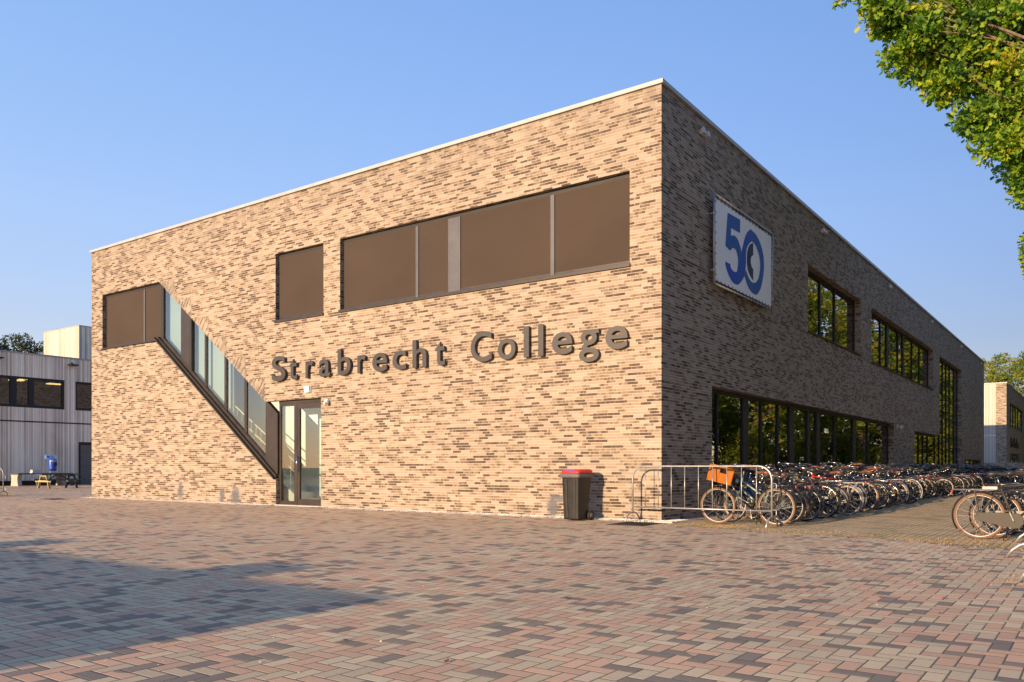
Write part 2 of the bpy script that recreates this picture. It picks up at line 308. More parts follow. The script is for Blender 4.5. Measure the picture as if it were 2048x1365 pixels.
# ------------------------------------------------------------------ mesh builder
class MB:
    def __init__(s): s.v, s.f, s.sm, s.mi, s.uv = [], [], [], [], {}
    def add(s, vs, fs, smooth=False, mi=0):
        o = len(s.v); s.v += [tuple(p) for p in vs]
        for f in fs: s.f.append([i + o for i in f]); s.sm.append(smooth); s.mi.append(mi)
        return s
    def box(s, x0, y0, z0, x1, y1, z1, mi=0):
        if x0 > x1: x0, x1 = x1, x0
        if y0 > y1: y0, y1 = y1, y0
        if z0 > z1: z0, z1 = z1, z0
        return s.add([(x0, y0, z0), (x1, y0, z0), (x1, y1, z0), (x0, y1, z0), (x0, y0, z1), (x1, y0, z1), (x1, y1, z1), (x0, y1, z1)],
                     [(0, 3, 2, 1), (4, 5, 6, 7), (0, 1, 5, 4), (1, 2, 6, 5), (2, 3, 7, 6), (3, 0, 4, 7)], False, mi)
    def hexa(s, p, mi=0):     # eight corners: bottom ring, top ring
        return s.add(p, [(0, 3, 2, 1), (4, 5, 6, 7), (0, 1, 5, 4), (1, 2, 6, 5), (2, 3, 7, 6), (3, 0, 4, 7)], False, mi)
    def beam(s, a, b, wx, wy, up=(0, 0, 1)):
        a, b = Vector(a), Vector(b); d = (b - a).normalized(); u = Vector(up)
        if abs(d.dot(u)) > 0.98: u = Vector((0, 1, 0))
        x = d.cross(u).normalized() * wx / 2; y = x.cross(d).normalized() * wy / 2
        return s.hexa([a - x - y, a + x - y, a + x + y, a - x + y, b - x - y, b + x - y, b + x + y, b - x + y])
    def tube(s, pts, r, n=8, closed=False, cap=True, mi=0):
        pts = [Vector(p) for p in pts]; m = len(pts); rs = r if isinstance(r, (list, tuple)) else [r] * m
        vs = []; nrm = None
        for i, p in enumerate(pts):
            if closed: d = pts[(i + 1) % m] - pts[i - 1]
            else: d = pts[min(i + 1, m - 1)] - pts[max(i - 1, 0)]
            d = d.normalized() if d.length > 1e-9 else Vector((0, 0, 1))
            if nrm is None:
                a = Vector((0, 0, 1)) if abs(d.z) < 0.9 else Vector((0, 1, 0)); nrm = (a - d * a.dot(d)).normalized()
            else:
                nrm = nrm - d * nrm.dot(d); nrm = nrm.normalized() if nrm.length > 1e-6 else d.orthogonal().normalized()
            b = d.cross(nrm)
            for k in range(n):
                t = 2 * PI * k / n; vs.append(p + (nrm * math.cos(t) + b * math.sin(t)) * rs[i])
        fs = []
        for i in range(m if closed else m - 1):
            j = (i + 1) % m
            for k in range(n): fs.append((i * n + k, i * n + (k + 1) % n, j * n + (k + 1) % n, j * n + k))
        if not closed and cap: fs.append(tuple(range(n - 1, -1, -1))); fs.append(tuple((m - 1) * n + k for k in range(n)))
        return s.add(vs, fs, True, mi)
    def ring(s, c, Rr, r, axis='y', n=36, k=8, mi=0, a0=0, a1=2 * PI, squash=1.0):
        full = abs(a1 - a0 - 2 * PI) < 1e-6; m = n if full else n + 1
        vs = []
        for i in range(m):
            t = a0 + (a1 - a0) * i / n
            for j in range(k):
                q = 2 * PI * j / k; rr = Rr + r * math.cos(q); o = r * squash * math.sin(q)
                a, b = rr * math.cos(t), rr * math.sin(t)
                vs.append((c[0] + a, c[1] + o, c[2] + b) if axis == 'y' else (c[0] + a, c[1] + b, c[2] + o))
        fs = []
        for i in range(n):
            i2 = (i + 1) % m
            for j in range(k): fs.append((i * k + j, i2 * k + j, i2 * k + (j + 1) % k, i * k + (j + 1) % k))
        return s.add(vs, fs, True, mi)
    def lathe(s, prof, c=(0, 0, 0), n=20, mi=0):
        vs = [(c[0] + r * math.cos(2 * PI * k / n), c[1] + r * math.sin(2 * PI * k / n), c[2] + z) for r, z in prof for k in range(n)]
        fs = [(i * n + k, i * n + (k + 1) % n, (i + 1) * n + (k + 1) % n, (i + 1) * n + k) for i in range(len(prof) - 1) for k in range(n)]
        fs.append(tuple(range(n - 1, -1, -1))); fs.append(tuple((len(prof) - 1) * n + k for k in range(n)))
        return s.add(vs, fs, True, mi)
    def prism(s, poly, fn, d0, d1, mi=0):
        n = len(poly)
        vs = [fn(u, v, d0) for u, v in poly] + [fn(u, v, d1) for u, v in poly]
        return s.add(vs, [tuple(range(n - 1, -1, -1)), tuple(range(n, 2 * n))] + [(i, (i + 1) % n, n + (i + 1) % n, n + i) for i in range(n)], False, mi)
    def build(s, name, mat, parent=None, uv=False, fix=True, bevel=0.0):
        me = bpy.data.meshes.new(name); me.from_pydata(s.v, [], s.f)
        me.polygons.foreach_set('use_smooth', s.sm); me.polygons.foreach_set('material_index', s.mi)
        for m in (mat if isinstance(mat, (list, tuple)) else [mat]): me.materials.append(m)
        if fix:
            bm = bmesh.new(); bm.from_mesh(me); bmesh.ops.recalc_face_normals(bm, faces=bm.faces)
            if bevel: bmesh.ops.bevel(bm, geom=[e for e in bm.edges if len(e.link_faces) == 2 and e.calc_face_angle(0) > 0.6], offset=bevel, segments=2, affect='EDGES', profile=0.7)
            bm.to_mesh(me); bm.free()
        if uv: box_uv(me)
        me.update()
        return link(name, me, parent)

def link(name, me, parent=None):
    o = bpy.data.objects.new(name, me); COL.objects.link(o)
    if parent: o.parent = parent
    return o

def box_uv(me):
    uvl = me.uv_layers.get('UVMap') or me.uv_layers.new(name='UVMap')
    for p in me.polygons:
        n = p.normal
        for li in p.loop_indices:
            c = me.vertices[me.loops[li].vertex_index].co
            if abs(n.z) > 0.85: uv = (c.x, c.y) if True else 0
            elif abs(n.x) > abs(n.y) + 0.05: uv = (c.y, c.z)
            else: uv = (c.x, c.z)
            uvl.data[li].uv = uv

def tag(o, label=None, cat=None, group=None, kind=None):
    if label: o['label'] = label
    if cat: o['category'] = cat
    if group: o['group'] = group
    if kind: o['kind'] = kind
    return o
def thing(name, label, cat, loc=(0, 0, 0), rz=0.0, group=None):
    o = bpy.data.objects.new(name, None); COL.objects.link(o); o.location = loc; o.rotation_euler = (0, 0, rz); o.empty_display_size = 0.3
    return tag(o, label, cat, group)
def copy_tree(o, parent=None):
    c = o.copy(); COL.objects.link(c); c.parent = parent
    for ch in list(o.children): copy_tree(ch, c)
    return c

FR = lambda u, v, d: (u, d, v)          # front facade: d metres behind the face
SD = lambda u, v, d: (-d, u, v)         # side facade
def fbox(mb, fn, u0, u1, v0, v1, d0, d1):
    p = [fn(u, v, d) for d in (d0, d1) for u, v in ((u0, v0), (u1, v0), (u1, v1), (u0, v1))]
    return mb.add(p, [(0, 1, 2, 3), (7, 6, 5, 4), (0, 4, 5, 1), (1, 5, 6, 2), (2, 6, 7, 3), (3, 7, 4, 0)])

def plate(name, outline, holes, fn, th, mat, parent, d0=0.0):
    cu = bpy.data.curves.new('tmp', 'CURVE'); cu.dimensions = '2D'; cu.fill_mode = 'BOTH'; cu.extrude = th / 2
    for poly in [outline] + holes:
        sp = cu.splines.new('POLY'); sp.points.add(len(poly) - 1); sp.use_cyclic_u = True
        for p, (u, v) in zip(sp.points, poly): p.co = (u, v, 0, 1)
    ob = bpy.data.objects.new('tmp', cu); COL.objects.link(ob)
    dg = bpy.context.evaluated_depsgraph_get(); dg.update()
    me = bpy.data.meshes.new_from_object(ob.evaluated_get(dg)); me.name = name
    bpy.data.objects.remove(ob); bpy.data.curves.remove(cu)
    for vt in me.vertices: vt.co = fn(vt.co.x, vt.co.y, vt.co.z + th / 2 + d0)
    bm = bmesh.new(); bm.from_mesh(me); bmesh.ops.remove_doubles(bm, verts=bm.verts, dist=1e-4); bmesh.ops.recalc_face_normals(bm, faces=bm.faces); bm.to_mesh(me); bm.free()
    me.polygons.foreach_set('use_smooth', [False] * len(me.polygons))
    me.materials.clear(); me.materials.append(mat); box_uv(me); me.update()
    return link(name, me, parent)

# ------------------------------------------------------------------ ground
def sheet(name, poly, z, mat, depth=0.0):
    mb = MB(); mb.add([(x, y, z) for x, y in poly], [tuple(range(len(poly)))])
    o = mb.build(name, mat, fix=False); o.data.update()
    if o.data.polygons[0].normal.z < 0: o.data.flip_normals()
    return tag(o, kind='structure')
sheet('terrain', [(-1200, -1200), (1200, -1200), (1200, 1200), (-1200, 1200)], -0.012, M['terrain'])
sheet('pavement', [(-90, -60), (40, -60), (40, -8), (9.5, -3.6), (9.5, 90), (-90, 90)], 0.0, M['paver'])
edge = [(0.42, -0.62), (1.27, -1.03), (2.4, -1.22), (3.53, -1.47), (4.5, -1.74), (5.48, -2.0), (6.43, -2.5), (8.0, -3.0), (10.0, -3.7)]
bp = []
er = random.Random(3)
for (x0, y0), (x1, y1) in zip(edge[:-1], edge[1:]):
    n = max(2, int(abs(x1 - x0) / 0.09))
    for i in range(n):
        t = i / n; bp.append((x0 + (x1 - x0) * t, y0 + (y1 - y0) * t + er.uniform(-0.07, 0.09) + 0.08 * math.sin(x0 * 3 + t * 4)))
sheet('bike_park', bp + [(10, 75), (0.42, 75)], 0.004, M['park'])

def scatter(name, n, place, mk, mat, seed):
    r = random.Random(seed); mb = MB()
    for _ in range(n): mk(mb, r, *place(r))
    return mb.build(name, mat, fix=False)
def pebble(mb, r, x, y, z, s):
    k = [(1, 0, 0), (-1, 0, 0), (0, 1, 0), (0, -1, 0), (0, 0, 0.8), (0, 0, -0.3)]
    a = r.uniform(0, 6.28); c, q = math.cos(a), math.sin(a); e = r.uniform(0.6, 1.1)
    mb.add([(x + (px * c - py * q * e) * s, y + (px * q + py * c * e) * s, z + pz * s * 0.9) for px, py, pz in k],
           [(0, 2, 4), (2, 1, 4), (1, 3, 4), (3, 0, 4)], False)
def gp(r):
    x = r.uniform(-22.6, 0.35)
    y = -abs(r.gauss(0.0, 0.17)) - 0.01
    if -12.15 < x < -10.2: x = r.uniform(-3, 0.3)
    return x, max(y, -0.42), 0.005 + 0.02 * max(0, 1 + y / 0.3), r.uniform(0.009, 0.021)
tag(scatter('gravel_strip', 7500, gp, pebble, M['pebble'], 5), kind='stuff')
def gp2(r):
    y = r.uniform(-0.3, 0.7); return r.uniform(0.0, 0.30), y, 0.012, r.uniform(0.010, 0.02)
tag(scatter('side_gravel', 260, gp2, pebble, M['pebble'], 6), kind='stuff')
def crumbs(r):
    x = r.uniform(-3, 9.5); y = r.uniform(-13.5, -1.0); return x, y, 0.004, r.choice((0.004, 0.005, 0.006, 0.009))
tag(scatter('paving_crumbs', 240, crumbs, pebble, M['pebble'], 8), kind='stuff')
def blade(mb, r, x, y, h):
    a = r.uniform(0, 6.28); wd = r.uniform(0.004, 0.009); lx, ly = math.cos(a) * h * r.uniform(0.2, 0.9), math.sin(a) * h * r.uniform(0.2, 0.9)
    b = a + 1.57; dx, dy = math.cos(b) * wd, math.sin(b) * wd
    mb.add([(x - dx, y - dy, 0.0), (x + dx, y + dy, 0.0), (x + lx * 0.5 + dx * .6, y + ly * .5 + dy * .6, h * 0.6), (x + lx, y + ly, h * 0.8)], [(0, 1, 2, 3)])
def edge_y(x):
    for (x0, y0), (x1, y1) in zip(edge[:-1], edge[1:]):
        if x0 <= x <= x1: return y0 + (y1 - y0) * (x - x0) / (x1 - x0)
    return -1
def gpl(r):
    k = r.random()
    if k < 0.55:
        x = r.uniform(0.45, 7.2); y = edge_y(x) + r.gauss(0.12, 0.22)
        if math.sin(x * 5.1) + math.sin(x * 2.3 + 1) + r.uniform(-1, 1.6) < 0.1: y += 0.25
    elif k < 0.80: x, y = r.gauss(1.25, 0.35), r.gauss(-0.55, 0.25)
    elif k < 0.90: x, y = r.gauss(5.9, 0.5), r.gauss(-1.35, 0.3)
    elif k < 0.95: x, y = r.gauss(6.75, 0.16), r.gauss(-5.9, 0.25)
    else: x, y = r.uniform(0.5, 6), r.uniform(-0.5, 8)
    return x, y, r.uniform(0.008, 0.032)
tag(scatter('dry_grass', 4200, gpl, blade, M['grass'], 9), kind='stuff')
def gpl2(r): return r.gauss(-26.7, 0.55), r.gauss(-1.25, 0.18), r.uniform(0.03, 0.10)
tag(scatter('grass_patch', 500, gpl2, blade, M['grass'], 10), kind='stuff')
def fallen(mb, r, x, y, a, s):
    c, q = math.cos(a), math.sin(a)
    pts = [(-1, 0, 0), (-.3, .5, .25), (.5, .4, .1), (1, 0, .3), (.4, -.45, .2), (-.4, -.4, .05)]
    mb.add([(x + (px * c - py * q) * s, y + (px * q + py * c) * s, 0.006 + pz * s) for px, py, pz in pts], [(0, 1, 2, 3), (0, 3, 4, 5)])
def flp(r): return r.uniform(0.5, 8), r.uniform(-12, -1.5), r.uniform(0, 6.28), r.uniform(0.015, 0.032)
tag(scatter('fallen_leaves', 42, flp, fallen, M['leather'], 12), kind='stuff')

# drains and mats
def grate(name, label, cx, cy, sx, sy, rz):
    t = thing(name, label, 'drain cover', (cx, cy, 0), rz)
    f = MB(); w_ = 0.04
    f.box(-sx, -sy, 0.001, sx, -sy + w_, 0.014).box(-sx, sy - w_, 0.001, sx, sy, 0.014).box(-sx, -sy + w_, 0.001, -sx + w_, sy - w_, 0.014).box(sx - w_, -sy + w_, 0.001, sx, sy - w_, 0.014)
    f.build('cover_frame', M['iron'], t)
    g = MB(); g.box(-sx + w_, -sy + w_, 0.001, sx - w_, sy - w_, 0.005)
    k = -sx + w_ + 0.02
    while k < sx - w_ - 0.02: g.box(k, -sy + w_ + 0.002, 0.005, k + 0.016, sy - w_ - 0.002, 0.012); k += 0.034
    g.build('grate', M['iron'], t)
grate('drain_grate', 'rusty iron drain grate in the paving by the barrier foot at the corner', -0.08, -1.05, 0.36, 0.46, R(2))
grate('manhole_cover', 'dark iron cover in the paving near the far left end of the brick wall', -22.0, -1.55, 0.42, 0.32, R(0))
grate('door_grate', 'small dark grate set in the paving before the entrance door', -9.95, -0.28, 0.22, 0.16, 0)
kb = MB(); kb.box(0.02, -0.40, -0.05, 0.42, -0.30, 0.035)
kb.box(0.32, -0.30, -0.05, 0.42, 1.2, 0.012)
tag(kb.build('kerb', M['concrete'], uv=False, bevel=0.008), kind='structure')

# ------------------------------------------------------------------ school building
B = thing('school_building', 'two storey school of mottled sand brick with a stair shaped window in its front', 'building')
X0, HT, YE = -22.55, 8.88, 55.0
front_poly = [(X0, -0.3), (-12.15, -0.3), (-12.15, 0.77), (-18.19, 5.28), (-21.8, 5.30), (-21.8, 7.26), (-18.19, 7.26), (-12.62, 3.02), (-10.22, 3.02), (-10.22, -0.3), (0, -0.3), (0, HT), (X0, HT)]
rect = lambda u0, u1, v0, v1: [(u0, v0), (u1, v0), (u1, v1), (u0, v1)]
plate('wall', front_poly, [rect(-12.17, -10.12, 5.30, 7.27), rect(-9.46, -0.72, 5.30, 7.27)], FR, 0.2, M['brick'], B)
side_poly = [(0.2, -0.3), (2.64, -0.3), (2.64, 2.96), (22.7, 2.96), (22.7, -0.3), (27.37, -0.3), (27.37, 2.82), (34.63, 2.82), (34.63, 7.18), (43.12, 7.18), (43.12, -0.3), (YE, -0.3), (YE, HT), (0.2, HT)]
plate('wall', side_poly, [rect(10.15, 16.84, 5.22, 7.26), rect(18.52, 32.54, 5.16, 7.26), rect(44.6, 53.2, 0.5, 1.62)], SD, 0.3, M['brick'], B)
wb = MB(); wb.box(X0, 0.2, -0.3, X0 + 0.2, YE, HT); wb.box(X0 + 0.2, YE - 0.2, -0.3, -0.3, YE, HT)
wb.build('wall', M['brick'], B, uv=True)
mb = MB(); mb.box(X0 + 0.2, 1.5, 8.35, -0.2, YE - 0.2, 8.6); mb.box(-8.9, 0.2, 8.35, -0.2, 1.5, 8.6); mb.build('roof', M['roof'], B)  # slab left open over the stair hall, added to let sky light in
cp = MB()
cp.box(X0 - 0.05, -0.05, HT, 0.05, 0.32, HT + 0.085).box(-0.32, 0.32, HT, 0.05, YE + 0.05, HT + 0.085).box(X0 - 0.05, 0.32, HT, X0 + 0.32, YE + 0.05, HT + 0.085)
for k in range(1, 8): cp.box(X0 + k * 3.0 - 0.03, -0.0525, HT - 0.002, X0 + k * 3.0 + 0.03, 0.318, HT + 0.0875)
for k in range(1, 18): cp.box(-0.318, k * 3.1 - 0.03, HT - 0.002, 0.0525, k * 3.1 + 0.03, HT + 0.0875)
cp.build('roof_coping', M['alu'], B)
# brick teeth on the diagonal: bricks laid square to the slope in triangular patches, 3 mm proud
dvec = Vector((5.57, -4.24)).normalized(); nvec = Vector((0.7606, 0.9993 * 0.65)).normalized(); nvec = Vector((-dvec.y, dvec.x))
tm = bpy.data.meshes.new('brick_teeth'); tv, tf, tu = [], [], []
P0, P1 = Vector((-18.19, 7.26)), Vector((-12.62, 3.02))
nt_ = 6
for i in range(nt_):
    a = P0.lerp(P1, i / nt_); b = P0.lerp(P1, (i + 1) / nt_)
    c = Vector((b.x, a.y)); c = (a + b) / 2 + (c - (a + b) / 2) * 0.92
    o = len(tv)
    for q in (a, b, c):
        tv.append((q.x, -0.003, q.y)); 
    for q in (a, b, c): tv.append((q.x, 0.0, q.y))
    fl = [(o, o + 1, o + 2), (o + 1, o, o + 3, o + 4), (o + 2, o + 1, o + 4, o + 5), (o, o + 2, o + 5, o + 3)]
    for f in fl:
        tf.append(f)
        for k in f:
            q = Vector((tv[k][0], tv[k][2])); tu.append((q.dot(nvec) + 3, q.dot(dvec) + 40))
tm.from_pydata(tv, [], tf); ul = tm.uv_layers.new(name='UVMap')
for i, q in enumerate(tu): ul.data[i].uv = q
tm.materials.append(M['brick']); tm.update(); link('brick_panel', tm, B)

# --- upper sunscreen windows in the front
def blind_window(u0, u1, v0, v1, mulls, panels, right_open=True):
    f = MB(); e = 0.003
    fbox(f, FR, u0 + e, u0 + 0.05, v0 + 0.06, v1 - e, 0.125, 0.20)
    fbox(f, FR, u1 - 0.05, u1 - e, v0 + 0.06, v1 - e, 0.125, 0.20)
    fbox(f, FR, u0 + 0.05, u1 - 0.05, v1 - 0.10, v1 - e, 0.115, 0.20)
    fbox(f, FR, u0 + 0.05, u1 - 0.05, v0 + 0.06, v0 + 0.13, 0.135, 0.20)
    W = f.build('window', M['frame_dark'], B)
    s = MB(); fbox(s, FR, u0 - 0.02, u1 + 0.02, v0 + 0.005, v0 + 0.035, -0.05, -0.002); fbox(s, FR, u0 + e, u1 - e, v0 + 0.005, v0 + 0.055, -0.002, 0.125)
    fbox(s, FR, u0 - 0.02, u1 + 0.02, v0 - 0.03, v0 + 0.005, -0.05, -0.035)
    s.build('sill', M['frame'], W)
    for (a, b) in mulls:
        m_ = MB(); fbox(m_, FR, a, b, v0 + 0.056, v1 - 0.104, 0.085, 0.131); m_.build('guide_rail', M['mullion'], W)
    for (a, b) in panels:
        p = MB(); fbox(p, FR, a, b, v0 + 0.13, v1 - 0.101, 0.108, 0.114); p.build('sun_blind', M['blind'], W)
        p = MB(); fbox(p, FR, a, b, v0 + 0.085, v0 + 0.127, 0.098, 0.122); p.build('blind_rail', M['frame'], W)
    return W
blind_window(-9.46, -0.72, 5.30, 7.27, [(-6.79, -6.70), (-5.72, -5.66), (-5.66 + .001, -5.40), (-5.40 + .001, -5.34), (-2.74, -2.64)], [(-9.40, -6.795), (-6.695, -5.725), (-5.335, -2.745), (-2.635, -0.78)])
blind_window(-12.17, -10.12, 5.30, 7.27, [], [(-12.11, -10.18)])
# --- stair window
f = MB(); e = 0.003; sl = -(7.26 - 3.02) / (18.19 - 12.62)
up = lambda u: 7.26 + sl * (u + 18.19) if u > -18.19 else 7.26           # brick edge above
lsl = -(5.28 - 0.77) / (18.19 - 12.15)
lo = lambda u: 5.28 + lsl * (u + 18.19)
fbox(f, FR, -21.797, -21.75, 5.36, 7.257, 0.125, 0.2); fbox(f, FR, -21.75, -18.22, 7.16, 7.257, 0.115, 0.2); fbox(f, FR, -21.75, -18.22, 5.36, 5.43, 0.135, 0.2)
f.prism([(-18.22, lo(-18.22) + 0.1), (-18.07, lo(-18.07) + 0.1), (-18.07, up(-18.07) - 0.01), (-18.22, 7.255)], FR, 0.09, 0.2)
W = f.build('stair_window', M['frame_dark'], B)
for a, b in ((-21.69, -19.27), (-19.17, -18.225)):
    p = MB(); fbox(p, FR, a, b, 5.43, 7.159, 0.108, 0.114); p.build('sun_blind', M['blind'], W)
    p = MB(); fbox(p, FR, a, b, 5.385, 5.428, 0.098, 0.122); p.build('blind_rail', M['frame'], W)
m_ = MB(); fbox(m_, FR, -19.265, -19.175, 5.356, 7.156, 0.085, 0.131); m_.build('guide_rail', M['mullion'], W)
s = MB(); fbox(s, FR, -21.82, -18.21, 5.305, 5.335, -0.05, -0.002); fbox(s, FR, -21.797, -18.21, 5.303, 5.355, -0.002, 0.125); s.build('sill', M['frame'], W)
s = MB(); d_ = Vector((1, lsl)).normalized(); n_ = Vector((-d_.y, d_.x))
def along(u, off): return (u, lo(u) + off)
s.prism([along(-18.36, -0.01 - 0.03), along(-12.16, -0.03), along(-12.16, 0.02), along(-18.36, 0.02)], FR, -0.09, -0.002)
s.prism([along(-18.28, 0.004), along(-12.155, 0.004), along(-12.155, 0.10), along(-18.28, 0.10)], FR, -0.002, 0.09)
s.build('sloping_sill', M['frame_dark'], W)
s = MB(); s.prism([along(-18.07, 0.101), along(-12.70, 0.101), along(-12.70, 0.21), along(-18.07, 0.21)], FR, 0.08, 0.19); s.build('bottom_rail', M['frame'], W)
def post(u0, u1, mat, dd=0.075, name='mullion'):
    p = MB(); b0 = 0.212 if u1 < -12.6 else 0.105
    p.prism([(u0, lo(u0) + b0), (u1, lo(u1) + b0), (u1, up(u1) - 0.004), (u0, up(u0) - 0.004)], FR, dd, 0.19); return p.build(name, mat, W)
post(-17.06, -16.56, M['frame'], 0.085); post(-16.555, -16.45, M['frame_dark'], 0.07)
for a, b in ((-15.79, -15.69), (-14.76, -14.65), (-13.77, -13.65)): post(a, b, M['frame'], 0.105)
post(-12.70, -12.155, M['frame'], 0.06)
for a, b in ((-18.068, -17.062), (-16.448, -15.792), (-15.688, -14.762), (-14.648, -13.772), (-13.648, -12.702)):
    p = MB(); p.add([FR(a, lo(a) + 0.212, 0.13), FR(b, lo(b) + 0.212, 0.13), FR(b, up(b) - 0.003, 0.13), FR(a, up(a) - 0.003, 0.13)], [(0, 1, 2, 3)]); p.build('pane', M['glass_pale'], W, fix=False)
# --- entrance door
f = MB()
fbox(f, FR, -12.147, -12.07, 0.03, 2.93, 0.12, 0.2); fbox(f, FR, -12.147, -10.223, 2.93, 3.017, 0.11, 0.2); fbox(f, FR, -11.49, -11.36, 0.03, 2.93, 0.115, 0.2)
fbox(f, FR, -12.07, -11.49, 0.03, 0.13, 0.122, 0.2); fbox(f, FR, -12.07, -11.49, 2.86, 2.93, 0.122, 0.2)
D = f.build('entrance_door', M['frame'], B)
p = MB(); p.add([FR(-12.07, 0.13, 0.14), FR(-11.49, 0.13, 0.14), FR(-11.49, 2.86, 0.14), FR(-12.07, 2.86, 0.14)], [(0, 1, 2, 3)]); p.build('side_pane', M['glass_pale'], D, fix=False)
f = MB(); u0, u1 = -11.355, -10.226
fbox(f, FR, u0, u0 + 0.10, 0.04, 2.925, 0.12, 0.18); fbox(f, FR, u1 - 0.08, u1, 0.04, 2.925, 0.12, 0.18); fbox(f, FR, u0 + 0.10, u1 - 0.08, 0.04, 0.20, 0.12, 0.18); fbox(f, FR, u0 + 0.10, u1 - 0.08, 2.76, 2.925, 0.12, 0.18)
f.build('door_leaf', M['frame'], D)
p = MB(); p.add([FR(u0 + 0.10, 0.20, 0.145), FR(u1 - 0.08, 0.20, 0.145), FR(u1 - 0.08, 2.76, 0.145), FR(u0 + 0.10, 2.76, 0.145)], [(0, 1, 2, 3)]); p.build('door_pane', M['glass_pale'], D, fix=False)
p = MB(); p.tube([(-11.31, 0.12, 1.0), (-11.31, 0.06, 1.0), (-11.31, 0.06, 1.4), (-11.31, 0.12, 1.4)], 0.014, 8); p.build('handle', M['chrome'], D)
p = MB(); fbox(p, FR, -12.147, -10.223, 0.0, 0.028, -0.06, 0.2); p.build('threshold', M['concrete'], D)

# --- stair hall inside
i_ = MB(); i_.box(-22.35, 0.2, -0.2, -0.2, YE - 0.2, -0.01); i_.build('floor', M['floor_in'], B)
i_ = MB(); i_.box(-22.35, 1.45, 0.0, -9.0, 1.55, 8.34); i_.box(-9.0, 0.2, 0.0, -8.9, 1.55, 8.34); i_.box(-22.35, 0.201, 0.0, -22.3, 1.45, 8.34); i_.build('inner_wall', M['inner'], B)
i_ = MB(); i_.box(-18.6, 0.2, 4.0, -22.3, 1.45, 4.25); i_.build('landing', M['inner'], B)
i_ = MB(); i_.prism([(-18.25, 4.6), (-14.6, 2.05), (-14.6, 8.3), (-18.25, 8.3)], FR, 0.32, 0.38); i_.build('added_pane_backing', M['inner_pale'], B)  # added panel close behind the panes; catches sun so the glass looks pale
i_ = MB(); ns = 24
for k in range(ns):
    xa = -11.9 - k * 0.275; za = (k + 1) * 4.2 / ns
    i_.box(xa - 0.275, 0.46, max(0, za - 0.40), xa, 1.44, za)
i_.build('staircase', M['inner'], B)
i_ = MB()
for yy in (0.40,):
    i_.prism([(-11.8, 0.0), (-11.8, 0.32), (-18.5, 4.55), (-18.5, 4.1)], FR, yy - 0.03, yy + 0.03)
    for dz in (0.75, 1.05): i_.tube([(-11.7, yy, 0.15 + dz), (-18.5, yy, 4.35 + dz)], 0.022, 8)
    for k in range(30):
        x = -11.75 - k * 0.23; i_.tube([(x, yy, 0.2 + k * 0.145), (x, yy, 1.18 + k * 0.145)], 0.008, 5)
i_.build('stair_railing', M['white'], B)
# --- inside the long wing
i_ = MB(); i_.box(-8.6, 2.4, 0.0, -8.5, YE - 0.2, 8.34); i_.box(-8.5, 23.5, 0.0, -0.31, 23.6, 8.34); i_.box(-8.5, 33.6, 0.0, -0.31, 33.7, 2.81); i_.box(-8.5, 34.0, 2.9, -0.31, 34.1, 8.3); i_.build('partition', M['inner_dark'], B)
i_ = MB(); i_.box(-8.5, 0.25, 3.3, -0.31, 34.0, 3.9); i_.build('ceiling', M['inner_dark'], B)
for y in (6.1, 11.6, 18.0):
    i_ = MB(); i_.lathe([(0.18, 0.0), (0.18, 3.29)], (-1.6, y, 0.0), 16); i_.build('column', M['concrete'], B)
def side_window(u0, u1, v0, v1, mulls, wide=(), poly=None, trans=()):
    f = MB(); e = 0.003; d0, d1 = 0.22, 0.29
    fbox(f, SD, u0 + e, u0 + 0.09, v0 + e, v1 - e, d0, d1); fbox(f, SD, u1 - 0.09, u1 - e, v0 + e, v1 - e, d0, d1)
    fbox(f, SD, u0 + 0.09, u1 - 0.09, v1 - 0.10, v1 - e, d0, d1); fbox(f, SD, u0 + 0.09, u1 - 0.09, v0 + e, v0 + 0.09, d0, d1)
    W = f.build('window', M['frame_dark'], B)
    s = MB(); fbox(s, SD, u0 - 0.01, u1 + 0.01, v0 - 0.03, v0 - 0.002, -0.05, -0.003); fbox(s, SD, u0 + e, u1 - e, v0 + 0.001, v0 + 0.03, -0.003, d0 - 0.002); s.build('sill', M['frame_dark'], W)
    cuts = [u0 + 0.09]
    for m0 in mulls:
        a, b = (m0 - 0.035, m0 + 0.035) if not isinstance(m0, tuple) else m0
        p = MB(); fbox(p, SD, a, b, v0 + 0.09, v1 - 0.10, d0 - 0.012, d1); p.build('mullion', M['frame_dark'], W); cuts += [a, b]
    cuts.append(u1 - 0.09)
    for a, b in zip(cuts[::2], cuts[1::2]):
        vv = [v0 + 0.09] + list(trans) + [v1 - 0.10]
        for q in range(len(vv) - 1):
            p = MB(); p.add([SD(a, vv[q] + (0.03 if q else 0), 0.25), SD(b, vv[q] + (0.03 if q else 0), 0.25), SD(b, vv[q + 1] - (0.03 if q < len(vv) - 2 else 0), 0.25), SD(a, vv[q + 1] - (0.03 if q < len(vv) - 2 else 0), 0.25)], [(0, 1, 2, 3)])
            o = p.build('pane', M['glass_dark'], W, fix=False)
        for t_ in trans:
            p = MB(); fbox(p, SD, a + .001, b - .001, t_ - 0.03, t_ + 0.03, d0, d1); p.build('transom', M['frame_dark'], W)
    return W
side_window(10.15, 16.84, 5.22, 7.26, [12.28, 14.06])
side_window(18.52, 32.54, 5.16, 7.26, [21.15, (22.31, 22.7), 24.7, (25.75, 26.1), 28.03, 30.0])
side_window(2.64, 22.7, 0.10, 2.96, [3.52, (5.22, 5.62), 6.62, 8.02, (9.05, 9.5), (10.85, 11.1), (11.85, 12.2), 14.06, (16.56, 16.94), 18.9])
side_window(27.37, 34.60, 0.10, 2.82, [29.75, 31.0, 32.33])
side_window(34.63, 43.12, 0.10, 7.18, [36.03, 37.27, 38.55, 39.9, 41.52], trans=(3.95,))
side_window(44.6, 53.2, 0.50, 1.62, [46.8, 49.0, 51.1])

